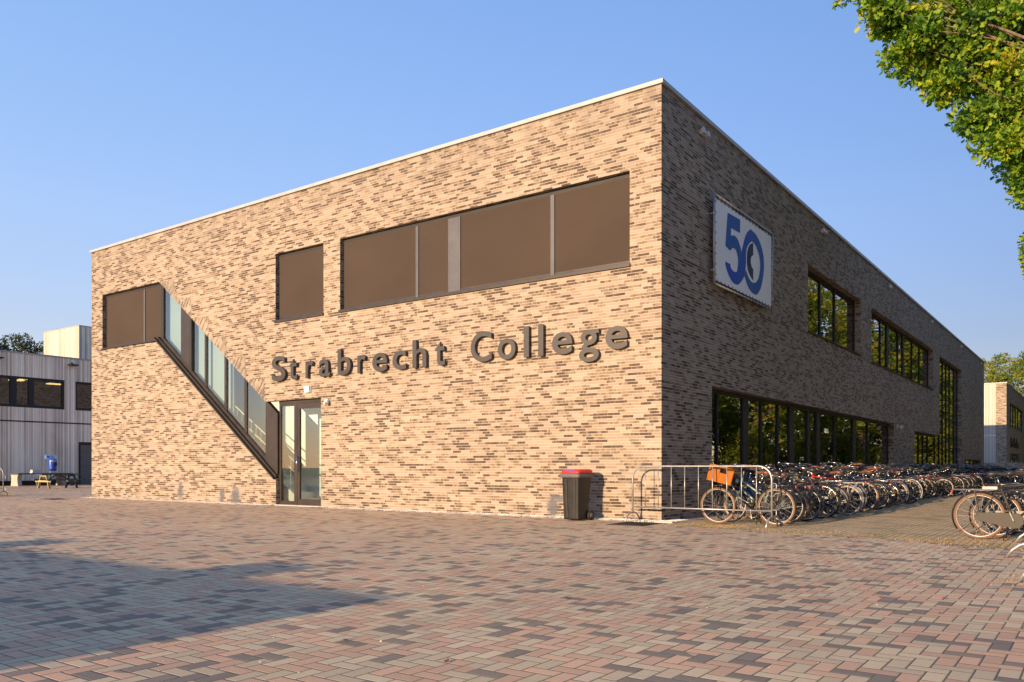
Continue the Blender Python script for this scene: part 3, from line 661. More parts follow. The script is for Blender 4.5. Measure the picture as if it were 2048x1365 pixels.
# ------------------------------------------------------------------ lettering on the front wall
SG = thing('wall_sign', 'row of large raised brown letters reading Strabrecht College across the brick front', 'sign', (-6.5, 0, 3.59))
LET = [('S', -12.22, -11.61), ('t', -11.45, -11.11), ('r', -10.75, -10.44), ('a', -10.19, -9.75), ('b', -9.45, -8.95), ('r', -8.69, -8.39), ('e', -8.14, -7.61), ('c', -7.42, -6.95), ('h', -6.73, -6.27), ('t', -5.99, -5.67), ('C', -4.87, -4.25), ('o', -4.07, -3.57), ('l', -3.34, -3.2), ('l', -2.95, -2.81), ('e', -2.58, -2.06), ('g', -1.89, -1.4), ('e', -1.24, -0.72)]
for ch, xa, xb in LET:
    cu = bpy.data.curves.new('tmp', 'FONT'); cu.body = ch; cu.size = 0.98; cu.extrude = 0.03; cu.offset = 0.013; cu.resolution_u = 6
    ob = bpy.data.objects.new('tmp', cu); COL.objects.link(ob)
    dg = bpy.context.evaluated_depsgraph_get(); dg.update()
    me = bpy.data.meshes.new_from_object(ob.evaluated_get(dg)); me.name = 'letter'
    bpy.data.objects.remove(ob); bpy.data.curves.remove(cu)
    xs = [v.co.x for v in me.vertices]; x0, x1 = min(xs), max(xs); k = (xb - xa) / (x1 - x0)
    for v in me.vertices:
        x, y, z = v.co; v.co = (xa + (x - x0) * k + 6.5, -0.07 - z, y)
    for nrm in (0,):
        bm = bmesh.new(); bm.from_mesh(me); bmesh.ops.remove_doubles(bm, verts=bm.verts, dist=1e-5); bmesh.ops.recalc_face_normals(bm, faces=bm.faces)
        bm.to_mesh(me); bm.free()
    me.materials.clear(); me.materials.append(M['letter']); me.polygons.foreach_set('use_smooth', [False] * len(me.polygons))
    o = link('letter', me, SG)
    pin = MB(); cx = (xa + xb) / 2 + 6.5
    vv = [v.co for v in me.vertices]
    for tz in (0.12, 0.40):
        c = min(vv, key=lambda q: abs(q.z - tz) + abs(q.x - (xa + 6.5)) * 0.5)
        pin.tube([(c.x + 0.04, -0.05, c.z), (c.x + 0.04, 0.0, c.z)], 0.008, 6)
    pin.build('standoff_pin', M['galv'], o)

# ------------------------------------------------------------------ banner
BN = thing('anniversary_banner', 'white banner with a big blue 50 in a tube frame on the shaded wall', 'banner', (0, 2.39, 5.25))
bx = lambda u, v, d: (0.15 + d, u - 2.39, v - 5.25)
p = MB(); p.prism([(2.47, 5.33), (6.31, 5.33), (6.31, 7.19), (2.47, 7.19)], bx, -0.004, 0.004); p.build('fabric', M['banner'], BN)
p = MB()
c4 = [(2.39, 5.25), (6.39, 5.27), (6.39, 7.27), (2.39, 7.27)]
for i in range(4): p.tube([bx(*c4[i], 0), bx(*c4[(i + 1) % 4], 0)], 0.026, 10)
p.build('tube_frame', M['galv'], BN)
for (u, v) in ((2.39, 6.83), (2.39, 5.55), (6.39, 6.83), (6.39, 5.55)):
    p = MB(); p.tube([bx(u, v, 0), bx(u, v, -0.15)], 0.016, 8); p.tube([bx(u, v, -0.15), bx(u, v, -0.14)], 0.045, 10); p.tube([bx(u, v - 0.05, 0), bx(u, v + 0.05, 0)], 0.036, 10); p.build('bracket', M['galv'], BN)
p = MB()
for k in range(17):
    u = 2.55 + k * 0.232
    for vv_, s_ in ((7.19, 1), (5.33, -1)): p.tube([bx(u, vv_ - s_ * 0.03, 0.006), bx(u + 0.03, vv_ + s_ * 0.07, 0.03), bx(u + 0.05, vv_ + s_ * 0.11, -0.01)], 0.007, 5)
for k in range(8):
    v = 5.45 + k * 0.235
    for uu, s_ in ((2.47, -1), (6.31, 1)): p.tube([bx(uu - s_ * 0.03, v, 0.006), bx(uu + s_ * 0.06, v + 0.02, 0.03), bx(uu + s_ * 0.11, v + 0.03, -0.01)], 0.007, 5)
p.build('lacing', M['cord'], BN)
five = [(3.2, 7.04), (4.01, 7.07), (4.01, 6.75), (3.42, 6.73), (3.41, 6.55), (3.63, 6.6), (3.85, 6.56), (4.01, 6.43), (4.1, 6.29), (4.06, 6.04), (3.92, 5.87), (3.81, 5.79), (3.86, 5.97), (3.86, 6.12), (3.74, 6.27), (3.53, 6.29), (3.35, 6.19), (3.06, 6.24)]
low = [(3.05, 5.87), (3.36, 5.87), (3.42, 5.78), (3.63, 5.74), (3.82, 5.8), (4.02, 6.01), (4.1, 6.29), (4.19, 6.47), (4.42, 6.82), (4.72, 7.01), (4.77, 6.72), (4.51, 6.54), (4.41, 6.33), (4.4, 6.08), (4.32, 5.82), (4.15, 5.64), (3.92, 5.5), (3.74, 5.46), (3.5, 5.48), (3.25, 5.6), (3.09, 5.75)]
zero = [(4.72, 7.01), (5.1, 6.97), (5.43, 6.82), (5.65, 6.59), (5.71, 6.35), (5.67, 6.06), (5.5, 5.72), (5.28, 5.52), (5.1, 5.45), (4.77, 5.47), (4.49, 5.59), (4.3, 5.77), (4.4, 5.94), (4.56, 5.8), (4.77, 5.72), (5.06, 5.74), (5.28, 5.88), (5.4, 6.08), (5.43, 6.29), (5.34, 6.5), (5.13, 6.67), (4.92, 6.73), (4.77, 6.72)]
half = [(4.92, 6.71), (4.92, 6.41), (4.77, 6.32), (4.74, 6.18), (4.83, 6.08), (4.92, 6.06), (4.92, 5.77), (4.7, 5.85), (4.53, 5.99), (4.47, 6.19), (4.51, 6.42), (4.67, 6.61)]
def dense(poly):       # Catmull-Rom through the outline so curves stay round; sharp turns kept
    out = []; n = len(poly); V2 = [Vector(p) for p in poly]
    def sharp(i): return (V2[i] - V2[i - 1]).angle(V2[(i + 1) % n] - V2[i]) > 0.85
    for i in range(n):
        a, b = V2[i], V2[(i + 1) % n]
        p0 = V2[i - 1] if not sharp(i) else a; p3 = V2[(i + 2) % n] if not sharp((i + 1) % n) else b
        for k in range(4):
            t = k / 4; q = 0.5 * ((2 * a) + (b - p0) * t + (2 * p0 - 5 * a + 4 * b - p3) * t * t + (3 * a - p0 - 3 * b + p3) * t ** 3); out.append((q.x, q.y))
    return out
for nm, poly, mt, z0 in (('numeral', five, M['b1'], 0.006), ('numeral', low, M['b2'], 0.0075), ('numeral', zero, M['b1'], 0.009), ('emblem', half, M['b3'], 0.006)):
    plate(nm, dense(poly), [], lambda u, v, d: bx(u, v, d), 0.002, mt, BN, z0)

# ------------------------------------------------------------------ small fixtures on the walls
def flood(y, z, label):
    t = thing('floodlight', label, 'floodlight', (0, y, z), 0, 'floodlights under the roof edge')
    p = MB(); p.box(0.001, -0.05, -0.06, 0.03, 0.42, 0.02); p.tube([(0.03, 0.18, -0.02), (0.09, 0.18, -0.03)], 0.02, 8); p.build('bracket', M['white'], t)
    for k in (0.0, 0.36):
        p = MB(); p.hexa([(0.04, k - 0.06, -0.10), (0.17, k - 0.09, -0.07), (0.17, k + 0.09, -0.07), (0.04, k + 0.06, -0.10), (0.04, k - 0.06, 0.05), (0.14, k - 0.09, 0.10), (0.14, k + 0.09, 0.10), (0.04, k + 0.06, 0.05)]); p.build('lamp_head', M['white'], t, bevel=0.01)
    return t
for (y, z), lb in zip(((1.95, 8.55), (11.6, 8.6), (21.5, 8.6), (31.6, 8.6), (42.4, 8.6), (52.6, 8.6)), ('nearest the wall corner, above the banner', 'second from the corner, above the first upper window', 'above the start of the long upper window', 'above the far end of the long upper window', 'above the tall stair window', 'at the far end of the wall')):
    flood(y, z, 'white twin floodlight, ' + lb).scale = (0.72, 0.72, 0.72)
t = thing('wall_lamp', 'small square cream lamp on the brick above the entrance door', 'wall lamp', (-10.72, 0, 3.27)); t.scale = (0.8, 0.8, 0.8)
p = MB(); p.box(-0.15, -0.035, -0.12, 0.15, -0.001, 0.12); p.build('back_plate', M['white'], t, bevel=0.01)
p = MB(); p.hexa([(-0.13, -0.10, -0.11), (0.13, -0.10, -0.11), (0.13, -0.036, -0.11), (-0.13, -0.036, -0.11), (-0.13, -0.13, 0.11), (0.13, -0.13, 0.11), (0.13, -0.036, 0.11), (-0.13, -0.036, 0.11)]); p.build('diffuser', M['lamp_glass'], t, bevel=0.01)
t = thing('security_camera', 'small white dome camera on the brick to the right of the entrance door', 'security camera', (-9.95, 0, 2.9))
p = MB(); p.tube([(0, -0.001, 0), (0, -0.06, 0)], 0.075, 14); p.build('base', M['white'], t)
p = MB()
p.tube([(0.06, -0.06, -0.02), (0.06, -0.14, -0.05)], [0.05, 0.06], 12); p.tube([(0.06, -0.1405, -0.05), (0.06, -0.19, -0.075)], [0.055, 0.02], 12); p.build('dome', M['lamp_glass'], t)
t = thing('bulkhead_lamp', 'white wall spotlight on the shaded brick beside the long ground floor window', 'wall lamp', (0, 23.3, 2.85))
p = MB(); p.box(0.001, -0.08, -0.1, 0.05, 0.08, 0.1); p.build('back_plate', M['white'], t, bevel=0.01)
p = MB(); p.tube([(0.05, 0, 0.0), (0.13, -0.03, -0.02), (0.22, -0.07, -0.05)], [0.04, 0.075, 0.095], 14); p.build('lamp_head', M['white'], t)

# ------------------------------------------------------------------ wheelie bin
WB = thing('wheelie_bin', 'black wheelie bin with red lid standing against the sunlit brick wall', 'bin', (-1.63, -0.62, 0), R(-3))
p = MB()
def ringbox(mb, secs, mi=0):    # stacked rounded-rect sections (hw, y0, y1, z, corner)
    vs = []; K = 5
    for hw, y0, y1, z, c in secs:
        for (cx_, cy_, a0) in ((hw - c, y1 - c, 0), (-hw + c, y1 - c, 90), (-hw + c, y0 + c, 180), (hw - c, y0 + c, 270)):
            for k in range(K): a = R(a0 + 90 * k / (K - 1)); vs.append((cx_ + c * math.cos(a), cy_ + c * math.sin(a), z))
    n = 4 * K; fs = [(i * n + k, i * n + (k + 1) % n, (i + 1) * n + (k + 1) % n, (i + 1) * n + k) for i in range(len(secs) - 1) for k in range(n)]
    fs += [tuple(range(n - 1, -1, -1)), tuple((len(secs) - 1) * n + k for k in range(n))]
    return mb.add(vs, fs, True, mi)
ringbox(p, [(0.185, -0.21, 0.14, 0.02, 0.04), (0.19, -0.215, 0.15, 0.05, 0.04), (0.215, -0.245, 0.25, 0.88, 0.04), (0.22, -0.25, 0.26, 0.90, 0.04)])
p.build('body', M['bin'], WB)
for xx in (-0.10, 0.10):
    p = MB(); p.hexa([(xx * 0.88 - 0.022, -0.228, 0.05), (xx * 0.88 + 0.022, -0.228, 0.05), (xx * 0.88 + 0.022, -0.205, 0.05), (xx * 0.88 - 0.022, -0.205, 0.05), (xx * 1.05 - 0.028, -0.262, 0.86), (xx * 1.05 + 0.028, -0.262, 0.86), (xx * 1.05 + 0.028, -0.235, 0.86), (xx * 1.05 - 0.028, -0.235, 0.86)]); p.build('rib', M['bin'], WB, bevel=0.008)
p = MB(); ringbox(p, [(0.24, -0.275, 0.28, 0.885, 0.05), (0.245, -0.285, 0.285, 0.90, 0.05), (0.245, -0.285, 0.285, 0.955, 0.05), (0.235, -0.275, 0.28, 0.965, 0.05)])
for k in range(11): p.box(-0.20 + k * 0.04 - 0.004, -0.292, 0.895, -0.20 + k * 0.04 + 0.004, -0.2855, 0.955)
p.build('rim', M['grey_plastic'], WB)
p = MB(); ringbox(p, [(0.225, -0.262, 0.27, 0.966, 0.06), (0.235, -0.272, 0.29, 0.985, 0.06), (0.225, -0.262, 0.30, 1.03, 0.07), (0.17, -0.18, 0.30, 1.062, 0.08)])
L_ = p.build('lid', M['red'], WB)
p = MB(); p.hexa([(-0.11, -0.272, 1.022), (0.11, -0.272, 1.022), (0.11, -0.26, 1.022), (-0.11, -0.26, 1.022), (-0.11, -0.235, 1.046), (0.11, -0.235, 1.046), (0.11, -0.2, 1.05), (-0.11, -0.2, 1.05)]); p.build('label', M['blue_lab'], L_)
p = MB(); p.tube([(-0.2, 0.29, 0.93), (-0.2, 0.36, 0.95), (0.2, 0.36, 0.95), (0.2, 0.29, 0.93)], 0.016, 8); p.build('handle', M['bin'], WB)
for sx in (-1, 1):
    p = MB(); p.tube([(sx * 0.195, 0.19, 0.10), (sx * 0.245, 0.19, 0.10)], 0.10, 22); o = p.build('wheel', M['rubber'], WB)
    p = MB(); p.tube([(sx * 0.2451, 0.19, 0.10), (sx * 0.252, 0.19, 0.10)], 0.055, 14); p.build('hub', M['grey_plastic'], o)
p = MB(); p.tube([(-0.245, 0.19, 0.10), (0.245, 0.19, 0.10)], 0.012, 8); p.build('axle', M['galv'], WB)

# ------------------------------------------------------------------ crowd barriers
def make_barrier(L, H, label, loc, rz, nbars=9, group=None):
    t = thing('crowd_barrier', label, 'barrier', loc, rz, group)
    r = 0.25; p = MB(); z0 = 0.16
    pts = [(0, 0, z0)] + [(0, 0, H - r)] + [(r - r * math.cos(R(a)), 0, H - r + r * math.sin(R(a))) for a in (15, 30, 45, 60, 75, 90)]
    pts += [(L - r + r * math.sin(R(a)), 0, H - r + r * math.cos(R(a))) for a in (0, 15, 30, 45, 60, 75, 90)] + [(L, 0, z0)]
    p.tube(pts, 0.0185, 10); p.build('tube_frame', M['galv'], t)
    p = MB(); p.tube([(0, 0, 0.30), (L, 0, 0.30)], 0.016, 8); p.build('bottom_rail', M['galv'], t)
    for k in range(nbars):
        x = (k + 1) * L / (nbars + 1); p = MB(); p.tube([(x, 0, 0.30), (x, 0, H - 0.004 if r < x < L - r else H - 0.02)], 0.009, 6); p.build('bar', M['galv'], t)
    for x in (0.0, L):
        p = MB(); p.tube([(x, -0.30, 0.012), (x, -0.24, 0.10), (x, -0.16, 0.165), (x, -0.07, 0.185), (x, 0.07, 0.185), (x, 0.16, 0.165), (x, 0.24, 0.10), (x, 0.30, 0.012)], 0.019, 8); p.build('foot', M['galv'], t)
    for zz in (0.32, H - 0.32):
        p = MB(); p.tube([(L + 0.015, 0, zz), (L + 0.075, 0, zz), (L + 0.085, 0, zz - 0.02), (L + 0.085, 0, zz - 0.085), (L + 0.07, 0, zz - 0.1)], 0.008, 6); p.build('hook', M['galv'], t)
        p = MB(); p.tube([(-0.012, 0, zz - 0.03), (-0.06, 0, zz - 0.03), (-0.06, 0, zz - 0.09), (-0.012, 0, zz - 0.09)], 0.008, 6); p.build('eye', M['galv'], t)
    return t
make_barrier(2.86, 1.12, 'grey steel crowd barrier at the brick corner in front of the first bicycles', (-0.48, -0.33, 0), R(-1.5), 9)
make_barrier(2.28, 1.12, 'crowd barrier by the black bicycle at the right edge, only curved feet visible', (6.62, -3.66, 0), R(92), 9)
make_barrier(2.28, 1.12, 'crowd barrier nearest the camera at the right edge, one curved foot visible', (6.92, -6.15, 0), R(93), 9)
make_barrier(2.4, 1.10, 'low steel barrier at the far left edge, standing on a patch of grass', (-28.4, -2.75, 0), R(36), 5)

# ------------------------------------------------------------------ bicycles
def arc(c, r, a0, a1, n=16, y=0.0): return [(c[0] + r * math.cos(R(a0 + (a1 - a0) * i / n)), y, c[1] + r * math.sin(R(a0 + (a1 - a0) * i / n))) for i in range(n + 1)]
RA, FA, RW = (-0.55, 0.355), (0.57, 0.355), 0.355
def bike_parts(style='step', chain=True, rack=True, front=None, lowbar=False, q=1.0):
    """list of (part, sub-part-of, MB, material role)"""
    out = []; n8, n6 = (8, 6) if q >= 1 else (5, 4)
    bb, st, sadd, ht, hb = (-0.09, 0.30), (-0.27, 0.80), (-0.31, 0.94), (0.31, 0.93), (0.37, 0.68)
    V = lambda p, y=0.0: (p[0], y, p[1])
    f = MB()
    f.tube([V(bb), V(st)], 0.016, n8); f.tube([V(ht), V(hb)], 0.020, n8)
    if style == 'diamond': f.tube([V(st), V((0.325, 0.87))], 0.015, n8); f.tube([V((-0.245, 0.73)), V((0.34, 0.80))], 0.013, n8); f.tube([V(bb), V((0.36, 0.72))], 0.017, n8)
    elif style == 'single': f.tube([V(st), V((0.325, 0.87))], 0.016, n8); f.tube([V(bb), V((0.36, 0.72))], 0.018, n8)
    elif style == 'step':
        f.tube([V((0.33, 0.84)), V((0.24, 0.66)), V((0.12, 0.50)), V((-0.02, 0.42)), V((-0.155, 0.415))], 0.015, n8); f.tube([V(bb), V((0.36, 0.70))], 0.017, n8)
    else:   # parallel low tubes
        f.tube([V((0.335, 0.84)), V((-0.17, 0.50))], 0.019, n8); f.tube([V(bb), V((0.365, 0.70))], 0.021, n8)
    for s in (-1, 1):
        f.tube([V(bb, s * 0.03), V(RA, s * 0.062)], 0.010, n6); f.tube([V(st, s * 0.02), V(RA, s * 0.062)], 0.009, n6)
    out.append(('frame', None, f, 'paint'))
    f = MB()
    f.tube([V((0.295, 1.0)), V(ht), V(hb)], 0.013, n6)
    f.tube([V(hb, -0.05), V(hb, 0.05)], 0.016, n6)
    for s in (-1, 1): f.tube([V(hb, s * 0.05), V((0.425, 0.50), s * 0.055), V((0.48, 0.40), s * 0.055), V(FA, s * 0.055)], [0.013, 0.012, 0.010, 0.008], n6)
    out.append(('fork', None, f, 'paint'))
    for c, nm in ((RA, 'wheel'), (FA, 'wheel')):
        w_ = MB(); cc = (c[0], 0, c[1])
        w_.ring(cc, RW - 0.042, 0.011, 'y', 40 if q >= 1 else 20, 6 if q >= 1 else 4, 0, squash=1.4); w_.tube([(c[0], -0.045, c[1]), (c[0], 0.045, c[1])], 0.022, n8)
        ns = 18 if q >= 1 else 10
        for k in range(ns):
            a = 2 * PI * k / ns; s = 1 if k % 2 else -1
            w_.tube([(c[0] + 0.02 * math.cos(a + 1.2 * s), s * 0.03, c[1] + 0.02 * math.sin(a + 1.2 * s)), (c[0] + (RW - 0.045) * math.cos(a), 0, c[1] + (RW - 0.045) * math.sin(a))], 0.0024 if q >= 1 else 0.0032, 3, cap=False)
        out.append((nm, None, w_, 'rim'))
        ty = MB(); ty.ring(cc, RW - 0.023, 0.023, 'y', 44 if q >= 1 else 22, 8 if q >= 1 else 5); out.append(('tyre', nm, ty, 'tyre'))
    for c, a0, a1 in ((RA, 215, 5), (FA, 150, 20)):
        g = MB(); R1 = RW + 0.018; k = 22 if q >= 1 else 10; vs = []
        for i in range(k + 1):
            a = R(a0 + (a1 - a0) * i / k)
            for (dy, dr) in ((-0.030, -0.016), (-0.022, 0.0), (0.0, 0.006), (0.022, 0.0), (0.030, -0.016)): vs.append((c[0] + (R1 + dr) * math.cos(a), dy, c[1] + (R1 + dr) * math.sin(a)))
        g.add(vs, [(i * 5 + j, i * 5 + j + 1, i * 5 + j + 6, i * 5 + j + 5) for i in range(k) for j in range(4)], True)
        for s in (-1, 1):
            a = R(a0 + (8 if c is RA else -8)); g.tube([V(c, s * 0.055), (c[0] + R1 * math.cos(a), s * 0.028, c[1] + R1 * math.sin(a))], 0.003, 4)
        out.append(('mudguard', None, g, 'guard'))
    s_ = MB(); vs = []; prof = [(-0.135, 0.03, 0.0), (-0.125, 0.085, 0.004), (-0.07, 0.105, 0.012), (0.0, 0.075, 0.008), (0.06, 0.038, 0.0), (0.12, 0.024, -0.004), (0.14, 0.010, -0.012)]
    for (x, hw, z) in prof:
        for k in range(10):
            a = 2 * PI * k / 10; vs.append((sadd[0] + x, hw * math.cos(a), sadd[1] + 0.055 + z + 0.030 * math.sin(a) - (0.03 if math.sin(a) < -0.5 and x < -0.02 else 0)))
    s_.add(vs, [(i * 10 + k, i * 10 + (k + 1) % 10, (i + 1) * 10 + (k + 1) % 10, (i + 1) * 10 + k) for i in range(6) for k in range(10)] + [tuple(range(9, -1, -1)), tuple(60 + k for k in range(10))], True)
    out.append(('saddle', None, s_, 'saddle'))
    s_ = MB(); s_.tube([V(st), V((sadd[0], sadd[1] + 0.01))], 0.0125, n6)
    for s in (-1, 1): s_.tube([(sadd[0] - 0.09, s * 0.05, sadd[1] + 0.035), (sadd[0] - 0.07, s * 0.05, sadd[1] - 0.01), (sadd[0], s * 0.025, sadd[1] + 0.005), (sadd[0] + 0.11, s * 0.012, sadd[1] + 0.045)], 0.004, 4)
    out.append(('seat_post', None, s_, 'chrome'))
    hz = 1.12 if not lowbar else 1.04
    h = MB(); h.tube([V((0.30, 0.99)), V((0.285, 1.04))], 0.013, n6)
    hp = [(0.02, -0.27, hz - 0.01), (0.15, -0.29, hz + 0.01), (0.27, -0.22, hz + 0.015), (0.325, -0.09, hz), (0.30, 0, hz - 0.025), (0.325, 0.09, hz), (0.27, 0.22, hz + 0.015), (0.15, 0.29, hz + 0.01), (0.02, 0.27, hz - 0.01)]
    if lowbar: hp = [(0.24, -0.31, hz), (0.29, -0.2, hz + 0.01), (0.32, -0.06, hz), (0.32, 0.06, hz), (0.29, 0.2, hz + 0.01), (0.24, 0.31, hz)]
    h.tube(hp, 0.011, n6)
    for s in (-1, 1): h.tube([(hp[1][0] + 0.02, s * 0.27, hz), (hp[1][0] + 0.06, s * 0.24, hz - 0.03), (hp[0][0] + 0.04, s * 0.27, hz - 0.045)], 0.005, 4)
    h.lathe([(0.026, 0), (0.028, 0.012), (0.02, 0.028), (0.004, 0.033)], (0.27, -0.16, hz + 0.02), 10)
    out.append(('handlebar', None, h, 'chrome'))
    for s in (0, -1):
        g = MB(); a, b = (hp[0], hp[1]) if s == 0 else (hp[-1], hp[-2]); b2 = tuple(a[i] + (b[i] - a[i]) * 0.9 for i in range(3)); a2 = tuple(a[i] - (b[i] - a[i]) * 0.05 for i in range(3))
        g.tube([a2, b2], 0.017, n8); out.append(('grip', 'handlebar', g, 'saddle'))
    for s in (-1, 1):
        g = MB(); g.tube([hp[3 if not lowbar else 2], (0.36, s * 0.20, hz + 0.03)], 0.004, 4) if False else None
    if rack:
        r_ = MB(); zr = 0.755
        for y in (-0.065, 0.065): r_.tube([(-0.28, y * 0.5, zr + 0.02), (-0.36, y, zr), (-0.86, y, zr), (-0.90, y * 0.6, zr)], 0.007, n6)
        for x in (-0.45, -0.62, -0.80): r_.tube([(x, -0.065, zr), (x, 0.065, zr)], 0.006, 5)
        r_.tube([(-0.42, 0, zr + 0.006), (-0.88, 0, zr + 0.006)], 0.006, 5)
        for s in (-1, 1): r_.tube([(-0.56, s * 0.07, 0.37), (-0.60, s * 0.07, zr)], 0.006, 5); r_.tube([(-0.56, s * 0.07, 0.37), (-0.78, s * 0.07, zr)], 0.006, 5)
        out.append(('rear_rack', None, r_, 'rack'))
        t_ = MB(); t_.box(-0.93, -0.032, zr - 0.045, -0.905, 0.032, zr - 0.005); out.append(('tail_light', None, t_, 'red'))
    else:
        t_ = MB(); t_.box(-0.955, -0.02, 0.46, -0.925, 0.02, 0.52); out.append(('tail_light', None, t_, 'red'))
    c_ = MB()
    if chain:
        poly = [(-0.62, 0.36), (-0.60, 0.305), (-0.10, 0.19), (-0.02, 0.20), (0.035, 0.27), (0.03, 0.35), (-0.02, 0.41), (-0.10, 0.42), (-0.56, 0.415)]
        c_.prism(poly, lambda u, v, d: (u, -d, v), 0.036, 0.072); out.append(('chain_case', None, c_, 'chain'))
    else:
        c_.ring((bb[0], -0.05, bb[1]), 0.085, 0.008, 'y', 20, 5); c_.tube([(bb[0], -0.05, bb[1] + 0.085), (RA[0], -0.05, RA[1] + 0.035)], 0.005, 4); c_.tube([(bb[0], -0.05, bb[1] - 0.085), (RA[0], -0.05, RA[1] - 0.035)], 0.005, 4)
        out.append(('chain', None, c_, 'blackp'))
    k_ = MB(); ca = R(rnd.choice((-70, -100, 20)))
    k_.tube([(bb[0], -0.085, bb[1]), (bb[0], 0.085, bb[1])], 0.014, n6)
    for s in (-1, 1): k_.beam((bb[0], s * 0.09, bb[1]), (bb[0] + s * 0.17 * math.cos(ca), s * 0.095, bb[1] + s * 0.17 * math.sin(ca)), 0.014, 0.024, (0, 1, 0))
    out.append(('crank', None, k_, 'chrome'))
    for s in (-1, 1):
        p_ = MB(); px, pz = bb[0] + s * 0.17 * math.cos(ca), bb[1] + s * 0.17 * math.sin(ca); p_.box(px - 0.045, s * 0.10, pz - 0.011, px + 0.045, s * 0.185, pz + 0.011); out.append(('pedal', 'crank', p_, 'blackp'))
    k_ = MB(); k_.tube([(-0.16, 0.04, 0.27), (-0.22, 0.15, 0.015)], 0.009, n6); k_.tube([(-0.16, -0.04, 0.27), (-0.22, -0.15, 0.015)], 0.009, n6); out.append(('kickstand', None, k_, 'blackp'))
    l_ = MB(); l_.tube([(0.385, 0, 0.82), (0.42, 0, 0.82), (0.455, 0, 0.82)], [0.018, 0.038, 0.042], 12); out.append(('headlight', None, l_, 'chrome'))
    if front == 'crate':
        g = MB()
        for s in (-1, 1): g.tube([V(FA, s * 0.065), (0.52, s * 0.09, 0.735), (0.40, s * 0.09, 0.745)], 0.007, 5); g.tube([(0.40, s * 0.14, 0.745), (0.74, s * 0.14, 0.745)], 0.007, 5)
        for x in (0.42, 0.57, 0.73): g.tube([(x, -0.14, 0.745), (x, 0.14, 0.745)], 0.006, 5)
        out.append(('front_rack', None, g, 'blackp'))
        c = MB(); x0, x1, y0, y1, z0, z1, t = 0.37, 0.77, -0.17, 0.17, 0.76, 1.08, 0.012
        c.box(x0, y0, z0, x1, y1, z0 + t)
        def sidewall(a, b, nrm, slot):
            a, b = Vector(a), Vector(b); L = (b - a).length; d = (b - a) / L; nn = Vector(nrm)
            def pl(s0, s1, h0, h1, k0=0.0, k1=t):
                p0 = a + d * s0; p1 = a + d * s1; u_ = nn * k0; v_ = nn * k1
                c.hexa([tuple(p + w_ + Vector((0, 0, z0 + h))) for h in (h0, h1) for p, w_ in ((p0, u_), (p1, u_), (p1, v_), (p0, v_))])
            H = z1 - z0
            pl(0, L, t, 0.12); pl(0, L, 0.125, 0.19) ; pl(0, L, H - 0.04, H, -0.008, t)
            pl(0, L * slot, 0.19, H - 0.04); pl(L * (1 - slot), L, 0.19, H - 0.04); pl(0, L, 0.118, 0.128, -0.004, t)
            for q_ in (0.012, L * slot - 0.01, L * (1 - slot) - 0.01, L - 0.032): pl(q_, q_ + 0.02, t, H - 0.04, -0.006, 0)
            for i in range(1, 9):
                for hh in (0.03, 0.058, 0.086): pl(L * slot + (L * (1 - 2 * slot)) * i / 9 - 0.006, L * slot + (L * (1 - 2 * slot)) * i / 9 + 0.006, hh, hh + 0.012, -0.003, 0)
        sidewall((x0, y0, 0), (x1, y0, 0), (0, 1, 0), 0.30); sidewall((x0, y1, 0), (x1, y1, 0), (0, -1, 0), 0.30); sidewall((x0, y0 + 0.013, 0), (x0, y1 - 0.013, 0), (1, 0, 0), 0.28); sidewall((x1, y0 + 0.013, 0), (x1, y1 - 0.013, 0), (-1, 0, 0), 0.28)
        M4 = Matrix.Translation((0.57, 0, 0.775)) @ Matrix.Rotation(R(34), 4, 'Z') @ Matrix.Rotation(R(-16), 4, 'Y') @ Matrix.Translation((-0.57, 0, -0.735))
        c.v = [tuple(M4 @ Vector(p)) for p in c.v]
        out.append(('crate', None, c, 'crate'))
    if front == 'basket':
        c = MB(); x0, x1, yh, z0, z1 = 0.40, 0.68, 0.18, 0.80, 1.03
        for k in range(6):
            z = z0 + (z1 - z0) * k / 5; gr = 0.85 + 0.15 * k / 5
            c.tube([(x0, -yh * gr, z), (x1, -yh * gr, z), (x1, yh * gr, z), (x0, yh * gr, z)], 0.006 if k < 5 else 0.010, 5, True)
        for k in range(7):
            y = -yh + 2 * yh * k / 6; c.tube([(x0, y, z1), (x0, y * 0.85, z0), (x1, y * 0.85, z0), (x1, y, z1)], 0.0045, 4)
        for k in range(5):
            x = x0 + (x1 - x0) * k / 4; c.tube([(x, -yh, z1), (x, -yh * 0.85, z0), (x, yh * 0.85, z0), (x, yh, z1)], 0.0045, 4)
        out.append(('basket', None, c, 'basket'))
    if front == 'rack':
        g = MB()
        for s in (-1, 1): g.tube([V(FA, s * 0.065), (0.54, s * 0.10, 0.74), (0.40, s * 0.12, 0.76)], 0.008, 5); g.tube([(0.38, s * 0.17, 0.76), (0.78, s * 0.17, 0.76)], 0.009, 5)
        for x in (0.39, 0.5, 0.6, 0.7, 0.78): g.tube([(x, -0.17, 0.76), (x, 0.17, 0.76)], 0.008, 5)
        out.append(('front_rack', None, g, 'blackp'))
    return out

